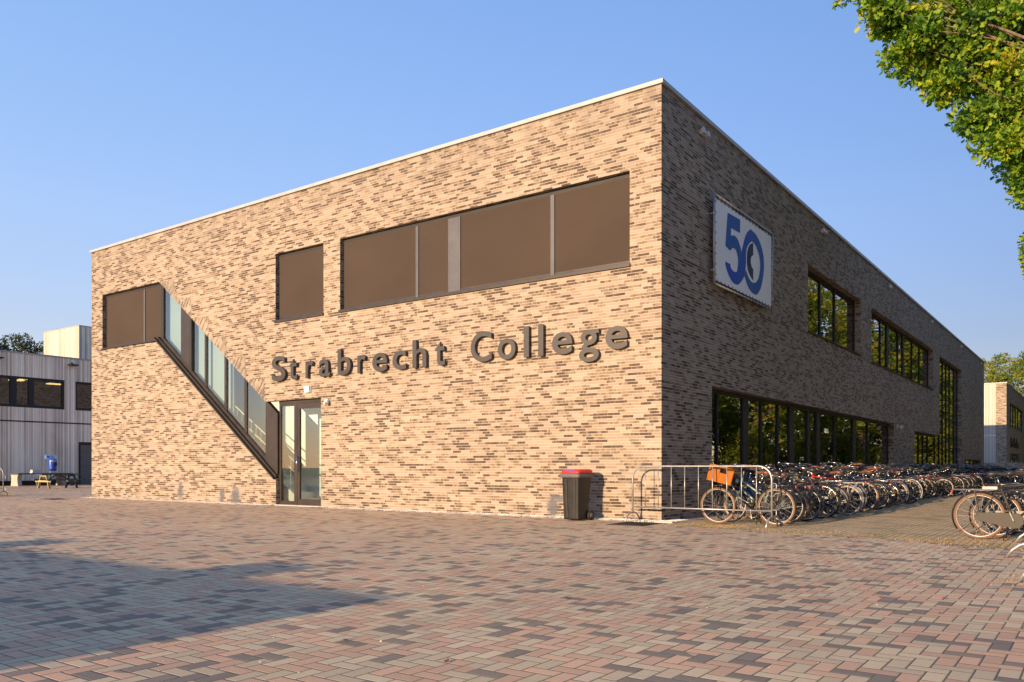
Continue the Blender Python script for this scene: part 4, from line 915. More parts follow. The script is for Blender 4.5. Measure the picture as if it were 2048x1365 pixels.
def steered(style, chain, rack, front, lowbar, q, steer):
    seen = {}; out = bike_parts(style, chain, rack, front, lowbar, q); c_, s_ = math.cos(R(steer)), math.sin(R(steer))
    for nm, par, mb, role in out:
        seen[nm] = seen.get(nm, 0) + 1
        if steer and (nm in ('fork', 'handlebar', 'grip', 'headlight', 'front_rack', 'crate', 'basket') or (nm in ('wheel', 'tyre', 'mudguard') and seen[nm] == 2)):
            mb.v = [(0.34 + (x - 0.34) * c_ - y * s_, (x - 0.34) * s_ + y * c_, z) for x, y, z in mb.v]
    return out
ROLE = dict(paint='black', rim='spoke', tyre='rubber', guard='black', saddle='saddle', chrome='chrome', rack='black', red='lamp_red', chain='black', blackp='black', crate='crate', basket='wicker')
proto_cache = {}
def proto(key):
    if key not in proto_cache:
        style, chain, rack, front, lowbar, q, steer = key
        lst = []
        for nm, par, mb, role in steered(style, chain, rack, front, lowbar, q, steer):
            me = bpy.data.meshes.new(nm); me.from_pydata(mb.v, [], mb.f); me.polygons.foreach_set('use_smooth', mb.sm)
            bm = bmesh.new(); bm.from_mesh(me); bmesh.ops.recalc_face_normals(bm, faces=bm.faces); bm.to_mesh(me); bm.free()
            me.materials.append(M[ROLE[role]]); lst.append((nm, par, me, role))
        proto_cache[key] = lst
    return proto_cache[key]
sizes = random.Random(99)
def place(o, x, y, rz, lean, tilt_origin=0.0):
    o.location = (x, y, 0.004); o.rotation_euler = (lean, 0, rz); k = sizes.uniform(0.92, 1.08) if y > 0.3 else 1.0; o.scale = (k, k, k)
def bicycle(x, y, rz, lean, label, group, key, mats):
    t = thing('bicycle', label, 'bicycle', (0, 0, 0), 0, group); t.rotation_mode = 'XYZ'; place(t, x, y, rz, lean)
    last = {}
    for nm, par, me, role in proto(key):
        o = link(nm, me, last.get(par, t) if par else t); last[nm] = o
        mk = mats.get(role)
        if mk and mk != ROLE[role]:
            o.material_slots[0].link = 'OBJECT'; o.material_slots[0].material = M[mk]
    return t
far_cache = {}
def far_mesh(key, mats):
    k = (key, tuple(sorted(mats.items())))
    if k not in far_cache:
        mb = MB(); names = []
        for nm, par, me, role in steered(*key):
            mk = mats.get(role, ROLE[role])
            if mk not in names: names.append(mk)
            mb.add(me.v, me.f, True, names.index(mk))
        o = mb.build('bicycle', [M[n] for n in names]); far_cache[k] = o.data; bpy.data.objects.remove(o)
    return far_cache[k]

G1 = 'bicycles parked in the long row beside the brick wall'
G2 = 'bicycles parked in the right hand row'
# first bicycles, described one by one: (x of rear-axle offset, y, paint, tyre, saddle, style, rack colour, front, chain case, label)
KEY = lambda style, front=None, chain=True, rack=True, low=False, q=1.0, steer=0: (style, chain, rack, front, low, q, steer)
near = [
    (0.00, 0.02, 'step', 'crate', dict(paint='black', tyre='tan', saddle='leather', guard='black'), 'black step through bicycle with an orange crate on its front rack behind the barrier', {}),
    (0.06, 0.61, 'mixte', None, dict(paint='greenp', tyre='rubber', saddle='saddle', guard='black', chain='black'), 'sage green bicycle with black tyres just behind the orange crate bicycle', {}),
    (-0.05, 1.16, 'mixte', 'basket', dict(paint='bluep', tyre='tan', saddle='leather', guard='black'), 'navy blue bicycle with dark front basket and tan tyres, third in the row', {}),
    (0.12, 1.71, 'diamond', 'rack', dict(paint='black', tyre='rubber', saddle='saddle', rack='black'), 'black double bar bicycle with a wide front carrier, fourth in the row', {}),
    (-0.22, 2.26, 'single', None, dict(paint='black', tyre='tan', saddle='saddle', rim='spoke'), 'black single bar bicycle with tan tyres, set back beside the wide carrier bicycle', {}),
    (0.05, 2.75, 'step', 'basket', dict(paint='black', tyre='rubber', saddle='saddle', rim='chrome'), 'black step through bicycle with basket and black tyres, sixth in the row', {}),
    (0.22, 3.35, 'step', 'rack', dict(paint='greyp', tyre='cream', saddle='saddle', guard='black'), 'dark grey step through bicycle with cream tyres next to the white bicycle', {}),
    (0.25, 4.21, 'step', None, dict(paint='whitep', tyre='cream', saddle='leather', guard='silver', rack='whitep', chain='black', rim='spoke'), 'white bicycle with white rear carrier and pale tyres sticking out of the row', {}),
    (-0.12, 4.82, 'mixte', None, dict(paint='brownp', tyre='rubber', saddle='saddle', rack='chrome'), 'brown bicycle with silver carrier just behind the white bicycle', {}),
    (0.05, 5.43, 'diamond', None, dict(paint='redp', tyre='rubber', saddle='saddle', guard='silver', rack='black'), 'red double bar bicycle with silver mudguards in the row', {}),
    (0.15, 6.16, 'single', 'rack', dict(paint='black', tyre='tan', saddle='saddle', rack='black'), 'black bicycle with a front carrier and tan tyres next to the red bicycle', {}),
    (-0.10, 6.77, 'step', 'basket', dict(paint='tealp', tyre='rubber', saddle='saddle', guard='black'), 'teal step through bicycle with a front basket', {}),
    (0.18, 7.50, 'step', None, dict(paint='black', tyre='rubber', saddle='leather', rack='chrome'), 'black step through bicycle with brown saddle and silver carrier', {}),
    (-0.05, 8.11, 'single', None, dict(paint='bluep', tyre='cream', saddle='saddle'), 'navy single bar bicycle with cream tyres', {}),
    (0.20, 8.91, 'diamond', None, dict(paint='black', tyre='tan', saddle='saddle', rim='chrome'), 'black double bar bicycle with tan tyres and bright rims', {}),
    (-0.08, 9.58, 'mixte', 'basket', dict(paint='greyp', tyre='rubber', saddle='leather'), 'dark grey twin tube bicycle with basket and brown saddle', {}),
    (0.14, 10.31, 'step', None, dict(paint='silver', tyre='cream', saddle='saddle', guard='silver', rack='silver', chain='black'), 'silver step through bicycle with silver mudguards in the row', {}),
    (0.05, 10.98, 'single', 'rack', dict(paint='black', tyre='rubber', saddle='leather', rim='chrome'), 'black single bar bicycle with front carrier and brown saddle', {}),
    (0.20, 11.71, 'mixte', None, dict(paint='whitep', tyre='rubber', saddle='saddle', guard='whitep'), 'white twin tube bicycle with black tyres farther down the row', {}),
]
XR = 1.74
xsr = random.Random(21)
for dx, y, style, front, mats, lb, kw in near:
    first = y < 0.3
    bicycle(XR + dx + (0.03 if first else xsr.uniform(-0.04, 0.04)), y, PI + (R(2) if first else R(xsr.uniform(-6, 6))), R(xsr.uniform(-4, 4)) if not first else R(-2), lb, G1, KEY(style, front, low=style == 'diamond', steer=0 if first else xsr.choice((0, -24, 18, 30, -12))), mats)
far_opts = []
for fo, (style, front, low, steer, mats) in enumerate((
    ('step', None, False, 20, dict(paint='black', tyre='rubber')), ('single', 'rack', True, -15, dict(paint='black', tyre='tan')), ('step', 'basket', False, 0, dict(paint='bluep', tyre='rubber')),
    ('diamond', None, True, 30, dict(paint='greyp', tyre='cream')), ('mixte', None, False, -28, dict(paint='silver', tyre='rubber', rack='silver')), ('step', 'rack', False, 12, dict(paint='black', tyre='rubber', rack='chrome')),
    ('mixte', 'basket', False, -10, dict(paint='tealp', tyre='rubber')), ('step', None, False, -35, dict(paint='brownp', tyre='rubber', saddle='leather')), ('single', None, True, 0, dict(paint='black', tyre='rubber', rack='chrome')),
    ('step', 'crate', False, 15, dict(paint='black', tyre='rubber', crate='wicker')))):
    far_opts.append((KEY(style, front, low=low, q=0.5, steer=steer), mats))
y = 12.4; pr = random.Random(5)
while y < 53.5:
    k = pr.choice((0, 0, 1, 2, 3, 4, 5, 5, 6, 7, 8, 8, 9)); key, mats = far_opts[k]
    o = link('bicycle', far_mesh(key, mats)); tag(o, 'bicycle packed among its neighbours in the far stretch of the row', 'bicycle', 'bicycles packed in the far stretch of the row')
    place(o, XR + pr.choice((-0.25, -0.15, -0.05, 0.1, 0.25)) + pr.uniform(-0.06, 0.06), y, PI + R(pr.uniform(-7, 7)), R(pr.uniform(-5, 5))); y += pr.uniform(0.45, 0.8)
# a second rank, pushed in from the other side of the rack against the wall, handlebars among the others
y = 3.4
while y < 53.0:
    k = pr.choice((0, 1, 2, 3, 5, 8, 9, 9)); key, mats = far_opts[k]
    o = link('bicycle', far_mesh(key, mats)); tag(o, 'dark bicycle pushed in behind the outer row, close against the windows', 'bicycle', 'bicycles of the inner rank against the wall')
    place(o, 1.18 + pr.uniform(-0.1, 0.1), y, PI + R(pr.uniform(-8, 8)), R(pr.uniform(-5, 5))); y += pr.uniform(0.55, 1.0)
# right hand row
rb = bicycle(5.72 + 0.55 + 0.02, -0.98, R(-2), R(3), 'black bicycle with tan tyres and worn brown chain case nearest the camera at right', G2, KEY('diamond', None), dict(paint='chaincase_glint', tyre='tan', saddle='saddle', chain='chaincase_glint', rack='greyp'))  # black frame given the warmer chain case colour for its sun glint
p = MB(); p.box(-0.50, -0.06, 0.765, -0.30, 0.06, 0.81); p.build('rack_pad', M['pad'], rb, bevel=0.01)
bicycle(6.46, -0.42, R(3), R(-3), 'black bicycle with white rimmed wheels just behind the nearest one at the right edge', G2, KEY('step', 'rack'), dict(paint='black', tyre='tan', saddle='saddle', rim='whitep'))
bicycle(6.55, 0.12, R(-3), R(2), 'brown step through bicycle third in the right hand row', G2, KEY('step', 'basket'), dict(paint='brownp', tyre='rubber', saddle='leather'))
for k, y in enumerate((0.7, 1.25, 1.8, 2.4, 3.0, 3.6)):
    key, mats = far_opts[(k * 2 + 1) % 9]
    o = link('bicycle', far_mesh(key, mats)); tag(o, 'bicycle behind the first three of the right hand row, mostly hidden by them', 'bicycle', 'hidden bicycles of the right hand row'); place(o, 6.62 + pr.uniform(-0.1, 0.15), y, R(pr.uniform(-5, 5)), R(pr.uniform(-4, 4)))

# ------------------------------------------------------------------ left: timber clad block, tables, bin
LB = thing('timber_building', 'block clad in weathered grey boards with dark windows at the left edge', 'building')
LX = -46.0
LS = lambda u, v, d: (LX - d, u, v)
plate('wall', [(-3, -0.3), (11.17, -0.3), (11.17, 2.72), (12.5, 2.72), (12.5, -0.3), (34, -0.3), (34, 8.0), (-3, 8.0)], [rect(1.0, 10.3, 4.74, 6.60), rect(10.98, 14.6, 4.74, 6.58)], LS, 0.2, M['wood'], LB)
mb = MB(); mb.box(LX - 25, -3, -0.3, LX - 0.2, -2.8, 8.0); mb.box(LX - 25, 33.8, -0.3, LX - 0.2, 34, 8.0); mb.box(LX - 25, -2.8, -0.3, LX - 24.8, 33.8, 8.0); mb.build('wall', M['wood'], LB, uv=True)
mb = MB(); mb.box(LX - 24.8, -2.8, 7.6, LX - 0.2, 33.8, 7.8); mb.build('roof', M['roof'], LB)
mb = MB(); mb.box(LX - 0.3, -3.05, 8.0, LX + 0.05, 34.05, 8.08); mb.build('roof_edge', M['alu'], LB)
mb = MB(); mb.box(LX + 0.002, -3, 3.86, LX + 0.03, 34, 3.93); mb.build('string_course', M['frame_dark'], LB)
mb = MB(); mb.box(LX + 0.002, -3, 0.0, LX + 0.02, 11.15, 0.28); mb.build('plinth', M['frame_dark'], LB)
mb = MB(); mb.box(LX - 6, -2.7, 0.0, LX - 5.9, 33, 7.5); mb.box(LX - 5.9, -2.7, 3.9, LX - 0.25, 33, 4.0); mb.box(LX - 5.9, -2.7, 7.2, LX - 0.25, 33, 7.3); mb.build('inner_wall', M['inner_dark'], LB)
def lwin(u0, u1, v0, v1, mulls):
    f = MB(); e = 0.003
    fbox(f, LS, u0 + e, u0 + 0.12, v0 + e, v1 - e, 0.02, 0.2); fbox(f, LS, u1 - 0.12, u1 - e, v0 + e, v1 - e, 0.02, 0.2); fbox(f, LS, u0 + 0.12, u1 - 0.12, v1 - 0.13, v1 - e, 0.02, 0.2); fbox(f, LS, u0 + 0.12, u1 - 0.12, v0 + e, v0 + 0.16, 0.02, 0.2)
    W = f.build('window', M['frame_dark'], LB); cuts = [u0 + 0.12]
    for a, b in mulls:
        p = MB(); fbox(p, LS, a, b, v0 + 0.16, v1 - 0.13, 0.02, 0.2); p.build('mullion', M['frame_dark'], W); cuts += [a, b]
    cuts.append(u1 - 0.12)
    for a, b in zip(cuts[::2], cuts[1::2]):
        p = MB(); p.add([LS(a, v0 + 0.16, 0.12), LS(b, v0 + 0.16, 0.12), LS(b, v1 - 0.13, 0.12), LS(a, v1 - 0.13, 0.12)], [(0, 1, 2, 3)]); p.build('pane', M['glass_dark'], W, fix=False)
lwin(1.0, 10.3, 4.74, 6.60, [(3.4, 3.6), (5.2, 5.4), (7.15, 7.5), (8.2, 8.5)])
lwin(10.98, 14.6, 4.74, 6.58, [(12.2, 12.4)])
for (a, b, yy, zz) in ((8.45, 9.15, 1.5, 6.62), (7.85, 8.6, 1.5, 6.50), (10.1, 10.9, 1.5, 6.45)):
    p = MB(); p.box(LX - yy - 0.5, a, zz, LX - yy, b, zz + 0.06); p.build('ceiling_light', M['ceil_lamp'], LB)
f = MB(); fbox(f, LS, 11.173, 11.32, 0.0, 2.717, 0.03, 0.2); fbox(f, LS, 12.35, 12.497, 0.0, 2.717, 0.03, 0.2); fbox(f, LS, 11.32, 12.35, 2.55, 2.717, 0.03, 0.2); DD = f.build('door', M['frame_dark'], LB)
f = MB(); fbox(f, LS, 11.325, 12.345, 0.02, 2.545, 0.08, 0.13); LF = f.build('door_leaf', M['door_grey'], DD)
f = MB(); f.tube([LS(12.15, 1.05, 0.08), LS(12.15, 1.05, 0.03), LS(12.02, 1.05, 0.03)], 0.012, 6); f.build('handle', M['chrome'], LF)
for y in (6.35, 10.75):
    f = MB(); f.box(LX + 0.001, y - 0.25, 7.55, LX + 0.45, y + 0.25, 7.62); f.box(LX + 0.001, y - 0.04, 7.62, LX + 0.06, y + 0.04, 7.75); f.build('vent_hood', M['frame_dark'], LB)
RB = thing('rooftop_plant_room', 'pale boarded plant room with slatted screen on the roof of the timber block', 'plant room', (-52.5, 13.2, 7.8))
mb = MB(); mb.box(-2.6, 0, 0, 2.5, 0.15, 3.05); mb.build('wall', M['wood_pale'], RB, uv=True)
mb = MB(); mb.box(2.3, 0.15, 0, 2.5, 1.1, 3.05); mb.box(-2.6, 0.15, 0, -2.4, 7, 3.05); mb.build('wall', M['wood'], RB, uv=True)
mb = MB(); mb.box(-2.62, -0.02, 3.05, 2.52, 7, 3.1); mb.build('roof', M['alu'], RB)
for k in range(18):
    mb = MB(); mb.box(2.42, 1.2 + k * 0.33, 0, 2.5, 1.38 + k * 0.33, 3.2); mb.build('slat', M['wood_pale'], RB)
mb = MB()
for z in (0.6, 1.5, 2.7): mb.box(2.34, 1.1, z, 2.418, 7.2, z + 0.1)
mb.build('rail', M['wood'], RB)

PT = thing('picnic_table', 'dark stained picnic table with yellow end grain legs on the plaza at the left', 'picnic table', (-37.4, 5.85, 0))
def leg_frame(s): return [(-0.30, 0.70, -0.62, 0.0), (0.30, 0.70, 0.62, 0.0)]
mb = MB()
for k in range(5): mb.box(-0.36 + k * 0.147, -0.98, 0.71, -0.36 + k * 0.147 + 0.135, 0.98, 0.755)
mb.build('tabletop', M['tabledark'], PT, bevel=0.005)
for s in (-1, 1):
    mb = MB()
    for k in range(2): mb.box(s * (0.60 + k * 0.145) - 0.067, -0.98, 0.42, s * (0.60 + k * 0.145) + 0.067, 0.98, 0.462)
    mb.build('bench_seat', M['tabledark'], PT, bevel=0.005)
for y, mt in ((-0.72, M['yellow']), (0.68, M['tabledark'])):
    for s in (-1, 1):
        mb = MB(); mb.beam((s * 0.26, y, 0.709), (s * 0.60, y, 0.0), 0.05, 0.10, (0, 1, 0)); mb.build('leg', mt, PT)
    mb = MB(); mb.box(-0.84, y - 0.055, 0.33, 0.84, y - 0.028, 0.419); mb.build('cross_bearer', mt, PT)
    mb = MB(); mb.box(-0.36, y - 0.055, 0.62, 0.36, y - 0.028, 0.709); mb.build('cross_bearer', mt, PT)
for s in (-1, 1):
    mb = MB(); mb.beam((0.0, s * 0.08, 0.70), (0.0, s * 0.66, 0.37), 0.045, 0.075, (1, 0, 0)); mb.build('brace', M['tabledark'], PT)
CT = thing('concrete_table', 'long dark topped table on pale concrete legs by the timber wall', 'table', (-44.3, 8.1, 0))
mb = MB(); mb.box(-0.75, -1.55, 0.68, 0.75, 1.55, 0.755); mb.build('tabletop', M['tabledark'], CT, bevel=0.01)
for y in (-1.35, 1.2):
    mb = MB(); prof = [(-0.42, 0.0), (0.42, 0.0), (0.36, 0.25), (0.34, 0.45), (0.42, 0.678), (-0.42, 0.678), (-0.34, 0.45), (-0.36, 0.25)]
    mb.prism([(u * 1.1, v) for u, v in prof], lambda u, v, d: (u, d, v), y - 0.12, y + 0.12); mb.build('leg', M['concrete'], CT, bevel=0.015)
mb = MB(); mb.box(0.9, -0.9, 0.34, 1.2, 1.55, 0.42); mb.box(0.95, -0.7, 0.0, 1.15, -0.55, 0.34); mb.box(0.95, 1.2, 0.0, 1.15, 1.35, 0.34); mb.build('bench_seat', M['tabledark'], CT)
t = thing('foam_box', 'white foam box lying on the dark topped table at the left', 'box', (-44.1, 7.72, 0.755), R(8))
mb = MB(); mb.hexa([(-0.13, -0.28, 0), (0.13, -0.28, 0), (0.13, 0.28, 0), (-0.13, 0.28, 0), (-0.09, -0.24, 0.17), (0.09, -0.24, 0.17), (0.09, 0.24, 0.17), (-0.09, 0.24, 0.17)]); mb.build('body', M['white'], t, bevel=0.01)
mb = MB(); mb.box(-0.11, -0.26, 0.171, 0.11, 0.26, 0.195); mb.build('lid', M['white'], t, bevel=0.008)
t = thing('litter_bin', 'blue barrel litter bin on a pole under a pale blue panel at the left', 'litter bin', (-44.3, 8.78, 0))
mb = MB(); mb.tube([(-0.26, 0, 0), (-0.26, 0, 1.75)], 0.03, 8); mb.build('pole', M['galv'], t)
mb = MB(); mb.lathe([(0.16, 0.88), (0.215, 0.93), (0.225, 1.0), (0.225, 1.5), (0.21, 1.58), (0.15, 1.62)], (0, 0, 0), 24); mb.build('barrel', M['bluebin'], t)
mb = MB(); mb.box(0.17, -0.02, 1.18, 0.232, 0.16, 1.40); mb.build('opening', M['b3'], t)
mb = MB()
for k, (a, b, z, hh) in enumerate(((-0.17, -0.12, 1.44, 0.09), (-0.10, 0.06, 1.50, 0.05), (-0.09, -0.03, 1.42, 0.06), (-0.17, -0.13, 1.06, 0.05), (0.0, 0.05, 1.42, 0.06))): mb.box(math.sqrt(0.226 ** 2 - max(abs(a), abs(b)) ** 2) - 0.02, a, z, math.sqrt(0.2262 ** 2 - min(abs(a), abs(b)) ** 2) + 0.006, b, z + hh)
mb.build('sticker', M['white'], t)
mb = MB(); mb.box(-0.23, -0.33, 1.60, -0.20, 0.33, 1.84); SP = mb.build('sign_panel', M['skyblue'], t)
mb = MB(); mb.prism([(-0.24, 1.78), (-0.20, 1.70), (-0.16, 1.66), (-0.12, 1.70), (-0.08, 1.78), (-0.12, 1.795), (-0.16, 1.77), (-0.20, 1.795)], lambda u, v, d: (-0.20 + d, u, v), 0.001, 0.006); mb.box(-0.199, 0.0, 1.76, -0.194, 0.16, 1.785); mb.box(-0.199, 0.0, 1.70, -0.194, 0.24, 1.725); mb.build('emblem', M['bluebin'], SP)

# ------------------------------------------------------------------ right: the next school wing
RW_ = thing('school_wing', 'farther school wing of grey brick with a boarded end wall behind the long brick wall', 'building')
WY = 72.4
WS = lambda u, v, d: (-d, u, v); WF = lambda u, v, d: (u, WY + d, v)
plate('wall', [(WY + 0.2, -0.3), (86.5, -0.3), (86.5, 2.5), (88.0, 2.5), (88.0, -0.3), (112, -0.3), (112, HT - 0.05), (WY + 0.2, HT - 0.05)], [rect(75.8, 91.2, 4.96, 7.28), rect(76.3, 85.6, 1.2, 2.45)], WS, 0.2, M['brick_far'], RW_)
mb = MB(); mb.box(-0.85, WY, -0.3, 0, WY + 0.2, HT - 0.05); mb.build('wall', M['brick'], RW_, uv=True)
mb = MB(); mb.box(-16, WY + 0.03, -0.3, -0.85, WY + 0.2, HT - 0.05); mb.build('boarding', M['wood_pale'], RW_, uv=True)
mb = MB(); mb.box(-16, WY, 4.0, -0.86, WY + 0.028, 4.1); mb.box(-2.2, WY + 0.002, 1.5, -2.08, WY + 0.028, 3.99); mb.build('batten', M['wood'], RW_, uv=True)
mb = MB(); mb.box(-16, WY - 0.05, HT - 0.05, 0.05, WY + 0.3, HT + 0.03); mb.box(-0.3, WY + 0.3, HT - 0.05, 0.05, 112, HT + 0.03); mb.build('roof_coping', M['alu'], RW_)
mb = MB(); mb.box(-16, WY + 0.2, 8.3, -0.2, 112, 8.5); mb.build('roof', M['roof'], RW_)
mb = MB(); mb.box(-6, WY + 0.3, 0, -5.9, 112, 8.2); mb.build('inner_wall', M['inner_dark'], RW_)
def wwin(u0, u1, v0, v1, mulls):
    f = MB(); e = 0.003
    fbox(f, WS, u0 + e, u0 + 0.15, v0 + e, v1 - e, 0.1, 0.2); fbox(f, WS, u1 - 0.15, u1 - e, v0 + e, v1 - e, 0.1, 0.2); fbox(f, WS, u0 + 0.15, u1 - 0.15, v1 - 0.12, v1 - e, 0.1, 0.2); fbox(f, WS, u0 + 0.15, u1 - 0.15, v0 + e, v0 + 0.12, 0.1, 0.2)
    for m0 in mulls: fbox(f, WS, m0 - 0.12, m0 + 0.12, v0 + 0.12, v1 - 0.12, 0.1, 0.2)
    W = f.build('window', M['frame_dark'], RW_)
    p = MB(); p.add([WS(u0 + 0.15, v0 + 0.12, 0.16), WS(u1 - 0.15, v0 + 0.12, 0.16), WS(u1 - 0.15, v1 - 0.12, 0.16), WS(u0 + 0.15, v1 - 0.12, 0.16)], [(0, 1, 2, 3)]); p.build('pane', M['glass_dark'], W, fix=False)
wwin(75.8, 91.2, 4.96, 7.28, [78.2, 80.8, 83.6, 86.4]); wwin(76.3, 85.6, 1.2, 2.45, [78.4, 80.8, 83.2])
f = MB(); fbox(f, WS, 86.503, 87.997, 0, 2.497, 0.08, 0.14); f.build('door', M['door_blue'], RW_)
# the dark raised lettering on that wing is too small to read in the photograph: a row of upright dark strokes
t = thing('wing_sign', 'dark raised lettering on the farther wing wall, too far off to read', 'sign', (0, 75.9, 3.0))
hr = random.Random(4); yy = 0.1
for k in range(9):
    wd = hr.uniform(0.5, 0.8); mb = MB()
    hgt = 0.95 if k in (0, 3, 4, 7) else 0.6
    mb.box(0.03, yy, 0.05, 0.12, yy + 0.16, hgt); mb.box(0.031, yy + 0.16, 0.42, 0.119, yy + wd - 0.14, 0.58); mb.box(0.03, yy + wd - 0.14, 0.05, 0.12, yy + wd, 0.58); mb.build('letter', M['frame_dark'], t); yy += wd + 0.28
mb = MB(); mb.box(-14, 70.4, 0, -2.0, 70.6, 1.55); tag(mb.build('garden_wall', M['yellow']), 'ochre low wall in front of the boarded end of the farther wing', 'wall')
mb = MB(); mb.box(-1.99, 70.4, 0, 3.2, 70.65, 1.52); tag(mb.build('low_brick_wall', M['brick_far'], uv=True), 'low shaded brick wall before the farther wing', 'wall')

# ------------------------------------------------------------------ block behind the camera whose shadow lies on the plaza
SB = thing('flat_roof_shed', 'low flat roofed shed whose shadow lies on the paving at the lower left', 'building')
DY = 12.0; SY = -10.21 - DY; SX = 2.45 - 0.092 * DY; SH = DY * 0.222
mb = MB(); mb.box(SX - 32, SY - 6, -0.3, SX, SY, SH); mb.build('wall', M['brick_far'], SB, uv=True)
for k in range(6):
    mb = MB(); mb.box(SX - 4.3 - k * 4.6, SY + 0.001, 0.9, SX - 1.3 - k * 4.6, SY + 0.03, 2.0); mb.build('window', M['frame_dark'], SB)
for xx in (-1.35, -6.6):
    t = MB(); t.box(xx - 0.45, SY - 1.2, SH, xx + 0.45, SY - 0.02, SH + 0.24); t.build('roof_vent', M['alu'], SB)

# ------------------------------------------------------------------ trees
LEAF_OAK = ([(0, 0, 0), (.20, .24, .06), (.36, .13, .04), (.54, .40, .12), (.66, .20, .06), (.84, .30, .08), (1, 0, -.08), (.20, -.24, .06), (.36, -.13, .04), (.54, -.40, .12), (.66, -.20, .06), (.84, -.30, .08)], [(0, 6, 5, 4, 3, 2, 1), (0, 7, 8, 9, 10, 11, 6)])
LEAF_TUFT = ([(0, 0, 0), (.35, .28, .08), (.7, .22, .05), (1, 0, -.1), (.7, -.22, .05), (.35, -.28, .08)], [(0, 1, 2, 3), (0, 3, 4, 5)])
def leaf_mesh(name, pts, dirs, size, tmpl, seed, mat, smin=0.7, smax=1.25):
    rg = np.random.default_rng(seed); n = len(pts); tv = np.array(tmpl[0]); m = len(tv)
    a = dirs + rg.normal(0, 0.55, (n, 3)); a /= np.linalg.norm(a, axis=1)[:, None]
    b = rg.normal(0, 1, (n, 3)) + np.array([0, 0, 0.0]); b -= a * (a * b).sum(1)[:, None]; b /= np.linalg.norm(b, axis=1)[:, None]
    up = np.cross(a, b); s = (size * rg.uniform(smin, smax, n))[:, None, None]
    v = pts[:, None, :] + s * (tv[None, :, 0, None] * a[:, None, :] + tv[None, :, 1, None] * b[:, None, :] + tv[None, :, 2, None] * up[:, None, :])
    me = bpy.data.meshes.new(name); me.vertices.add(n * m); me.vertices.foreach_set('co', v.reshape(-1).astype(np.float32))
    fl = tmpl[1]; per = sum(len(f) for f in fl); base = np.concatenate([np.array(f) for f in fl])
    li = (np.arange(n)[:, None] * m + base[None, :]).reshape(-1); me.loops.add(n * per); me.loops.foreach_set('vertex_index', li.astype(np.int32))
    st = []; o = 0
    for f in fl: st.append(o); o += len(f)
    ls = (np.arange(n)[:, None] * per + np.array(st)[None, :]).reshape(-1); me.polygons.add(n * len(fl)); me.polygons.foreach_set('loop_start', ls.astype(np.int32))
    me.materials.append(mat); me.update(calc_edges=True); me.validate()
    return me
def clumps(centers, radii, per, seed, shell=0.55, flat=0.8):
    rg = np.random.default_rng(seed); P = []; D = []
    for c, r in zip(centers, radii):
        k = int(per * (r ** 2)); d = rg.normal(0, 1, (k, 3)); d /= np.linalg.norm(d, axis=1)[:, None]
        rad = r * (shell + (1 - shell) * rg.random(k)) ** 0.8; q = d * rad[:, None]; q[:, 2] *= flat
        P.append(np.array(c)[None, :] + q); D.append(d * 0.8 + np.array([0, 0, 0.15]))
    return np.concatenate(P), np.concatenate(D)
def limb(mb, a, b, r0, r1, r, bend=0.12, n=6):
    a, b = Vector(a), Vector(b); L = (b - a).length; pts = []; rr = []
    o1 = Vector((r.uniform(-1, 1), r.uniform(-1, 1), r.uniform(-.5, .8))) * L * bend
    for i in range(n + 1):
        t = i / n; pts.append(a.lerp(b, t) + o1 * math.sin(PI * t)); rr.append(r0 + (r1 - r0) * t)
    mb.tube(pts, rr, 8); return pts

def generic_tree(H, cr, trunk_h, seed, mat):
    """returns (trunk mesh, crown mesh) about the origin"""
    r = random.Random(seed); tr = MB()
    tr.tube([(0, 0, -0.1), (0.02, 0.0, 0.4), (0.05, 0.03, trunk_h * 0.5), (0.0, 0.1, trunk_h), (0.1, 0.05, H * 0.72)], [0.42, 0.30, 0.26, 0.22, 0.07], 12)
    C, Rr = [], []
    n = 46
    for i in range(n):
        z = trunk_h * 0.75 + (H - trunk_h * 0.75) * (i + 0.5) / n; t = (z - trunk_h * 0.75) / (H - trunk_h * 0.75)
        w = cr * (math.sin(PI * min(1, t * 0.82 + 0.17)) ** 0.7); a = i * 2.399 + r.uniform(-.4, .4); d = w * r.uniform(0.35, 0.95)
        C.append((d * math.cos(a), d * math.sin(a), z)); Rr.append(r.uniform(0.55, 1.15) * (1.1 - 0.3 * t) * cr / 3.6)
        if i % 3 == 0: limb(tr, (0.04, 0.05, max(trunk_h * 0.7, z - d * 0.7)), C[-1], 0.08, 0.02, r)
    P, D = clumps(C, Rr, 330, seed, 0.45)
    o = tr.build('trunk', M['bark']); tm_ = o.data; bpy.data.objects.remove(o)
    return tm_, leaf_mesh('crown', P, D, 0.21, LEAF_TUFT, seed + 1, mat)
TV = [generic_tree(14, 3.9, 3.4, 11, M['leaf']), generic_tree(12.5, 4.3, 2.6, 12, M['leaf']), generic_tree(15.5, 3.6, 4.4, 13, M['leaf']), generic_tree(13, 4.6, 2.2, 14, M['leaf_dark'])]
TV.append(generic_tree(3.6, 2.3, 0.5, 15, M['leaf']))
def tree(v, x, y, s, rz, label, group):
    t = thing('tree', label, 'tree', (x, y, -0.01), rz, group); t.scale = (s, s, s)
    link('trunk', TV[v][0], t); link('crown', TV[v][1], t); return t
tr_ = random.Random(17)
for k, (x, y) in enumerate(((27, 30), (23.5, 38), (20.5, 47), (17.5, 57), (15, 67), (13, 77), (11.2, 87), (9.0, 97), (6.0, 106), (3.0, 113), (31, 40), (27, 49), (24, 59), (21, 69), (18.5, 79), (16.5, 89), (14.5, 99), (12, 108), (8.5, 116), (33, 22), (30, 10), (33, -2), (30, -14), (34, -26), (29, -36), (38, 5), (39, 30))):  # trees at low y are unseen, added to hold sky light off the wall
    tree(k % 3, x, y, tr_.uniform(1.4, 1.7), tr_.uniform(0, 6.28), 'green and yellow tree out of view across the lane from the side windows', 'trees of the row across the lane, partly added')
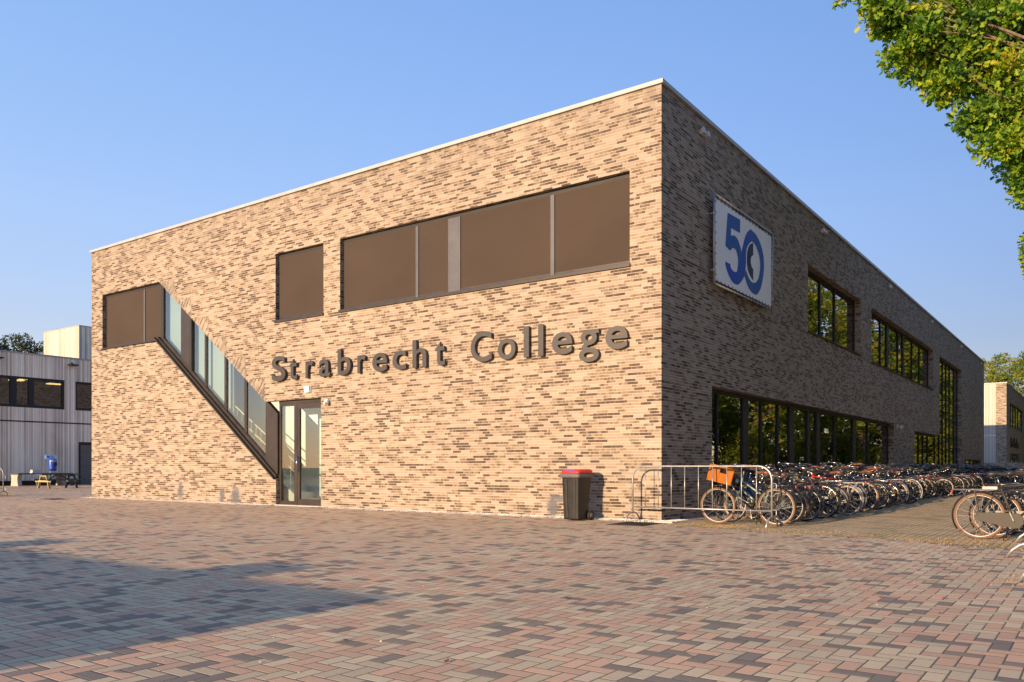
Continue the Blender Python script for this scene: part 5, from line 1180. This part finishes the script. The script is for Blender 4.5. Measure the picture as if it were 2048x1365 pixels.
for x, y in ((24, 33), (21.5, 40), (19.5, 45), (16.8, 54), (15.4, 61), (13.6, 70), (12.2, 79), (10.4, 88), (8.6, 95), (6.6, 102), (4.2, 108), (1.5, 111), (27.5, 36), (22.8, 50), (19.6, 60), (17, 71), (15, 82), (13, 92), (10.6, 101)):
    o = tree(4, x, y, tr_.uniform(0.85, 1.3), tr_.uniform(0, 6.28), 'low bush under the trees across the lane, mirrored in the side windows', 'bushes under the trees across the lane'); o.name = 'bush'; o['category'] = 'bush'
for x, y, v, s, lb in ((-8.0, 119, 1, 1.3, 'sunlit yellow green tree behind the roof of the farther wing, at its left'), (-4.7, 120.5, 0, 1.2, 'sunlit yellow green tree behind the farther wing, in the middle of the three'), (-1.4, 122, 1, 1.36, 'sunlit green tree behind the farther wing, at the right edge')):
    tree(v, x, y, s, tr_.uniform(0, 6), lb, None)
for x, y, s, lb in ((-86.5, 21.0, 1.16, 'dark green tree behind the timber block at the left edge'), (-84.5, 24.2, 1.10, 'dark green tree behind the timber block, second from the left edge'), (-82, 27.5, 1.15, 'dark green tree behind the timber block, third from the left edge'), (-79.5, 31, 1.13, 'dark green tree behind the timber block, next to the plant room')):
    tree(3, x, y, s, tr_.uniform(0, 6), lb, None)
for k, (x, y) in enumerate(((-62, -72), (-52, -84), (-41, -90), (-70, -58), (-79, -66), (-30, -96))):
    tree(3 if k % 2 else 1, x, y, 0.8, tr_.uniform(0, 6), 'tree beyond the plaza behind the camera, mirrored in the entrance glass', 'trees beyond the plaza')

# the near oak
OK = thing('oak_tree', 'large oak with yellowing lobed leaves overhanging the top right corner', 'tree', (11.6, 11.5, -0.01))
r = random.Random(31)
R0 = Vector((11.6, 11.5, 0)); camp = Vector((7.286, -15.294, 1.1)); fw = Vector((-0.5847, 0.8113, 0)); rt = Vector((0.8113, 0.5847, 0))
# crown lobes: lateral metres, depth metres, height, radius - laid out in plan round the trunk
LB_ = [(8.75, 19.6, 12.35, 0.45), (12.75, 20, 7.9, 0.6), (12.95, 20, 6.9, 0.45), (13.0, 20.1, 6.2, 0.35), (13.2, 20.2, 6.35, 0.5), (12.35, 20, 8.9, 0.6), (11.6, 20, 9.6, 0.65), (10.6, 20, 10.7, 0.7), (9.9, 20, 11.4, 0.7), (9.3, 20, 11.95, 0.6), (11.0, 20.5, 11.6, 1.2), (12.4, 20.5, 10.6, 1.3), (13.4, 20.5, 8.6, 1.0), (9.0, 19.5, 12.3, 0.55), (9.6, 20.0, 12.0, 0.7), (10.3, 19.6, 11.6, 0.9), (10.9, 19.8, 10.9, 0.8), (11.3, 20.4, 12.4, 1.3), (11.6, 19.4, 10.3, 0.95), (11.95, 19.8, 9.2, 0.75), (12.3, 20.2, 9.9, 1.1), (12.6, 19.6, 11.6, 1.4), (12.75, 19.9, 8.5, 0.7), (13.3, 20.3, 9.3, 1.2), (13.6, 19.6, 10.6, 1.4), (13.1, 20.0, 7.75, 0.6), (13.75, 20.2, 8.1, 0.9), (13.35, 20.0, 7.0, 0.45), (13.95, 20.1, 6.9, 0.75), (13.75, 20.3, 6.1, 0.4), (14.6, 20.0, 7.4, 1.2), (14.7, 20.2, 6.0, 0.8), (14.9, 20.2, 9.0, 1.6), (15.0, 19.9, 11.4, 1.7), (13.2, 20.8, 13.3, 1.5), (11.9, 20.3, 13.4, 1.1), (15.2, 21.2, 13.6, 2.0), (10.7, 20.0, 13.0, 0.8), (16.8, 21.0, 7.5, 1.6), (16.8, 21.5, 10.5, 2.0), (17.2, 22.5, 13.5, 2.2), (18.8, 21.5, 9.0, 2.0), (19, 23, 12.5, 2.4), (17.0, 24.5, 11.0, 2.2), (20.5, 24.5, 10, 2.0), (18.2, 26, 13.5, 2.2), (17.3, 19.2, 12.2, 1.8), (19.3, 19.6, 11.2, 1.8), (18.2, 22.5, 16.0, 2.2), (15.8, 23.2, 15.2, 1.8)]
C = []; Rr = []
for la, de, z, rad in LB_:
    c = camp + rt * la + fw * de; c.z = z; c -= R0
    # break each lobe into leafy sprays
    k = max(5, int(6.3 * rad * rad + 4))
    for i in range(k):
        d = Vector((r.gauss(0, 1), r.gauss(0, 1), r.gauss(0, 0.85))); d.normalize()
        C.append(tuple(c + d * rad * r.uniform(0.35, 0.98))); Rr.append(r.uniform(0.28, 0.50) * (1 if rad > 0.6 else 0.75))
C2 = [tuple(Vector((camp + rt * 8.05 + fw * 20)[:2] + (12.6,)) - R0)]; 
C += C2; Rr += [0.3]
P, D = clumps(C, Rr, 1050, 5, 0.15, 0.85)
link('crown', leaf_mesh('crown', P, D, 0.15, LEAF_OAK, 77, M['oak'], 0.65, 1.2), OK)
tb = MB()
tb.tube([(0, 0, -0.1), (0.02, 0.02, 0.5), (-0.1, 0.1, 3.0), (-0.1, 0.15, 6.0), (0.1, 0.2, 9), (0.2, 0.1, 13)], [0.75, 0.5, 0.42, 0.36, 0.25, 0.08], 14)
tb.build('trunk', M['bark'], OK)
bb_ = MB()
for la, de, z, rad in LB_:
    c = camp + rt * la + fw * de; c.z = z; c -= R0
    L = Vector((c.x, c.y, 0)).length; zs = max(3.2, z - 0.45 * L)
    pts = limb(bb_, (-0.05, 0.12, zs), c, 0.05 + 0.035 * rad, 0.012, r, 0.10, 8)
    for q in range(3):
        e_ = c + Vector((r.uniform(-1, 1), r.uniform(-1, 1), r.uniform(-0.6, 0.9))) * rad * 0.9; limb(bb_, pts[-3], e_, 0.018, 0.005, r, 0.15, 5)
bb_.build('branches', M['bark'], OK, fix=False)
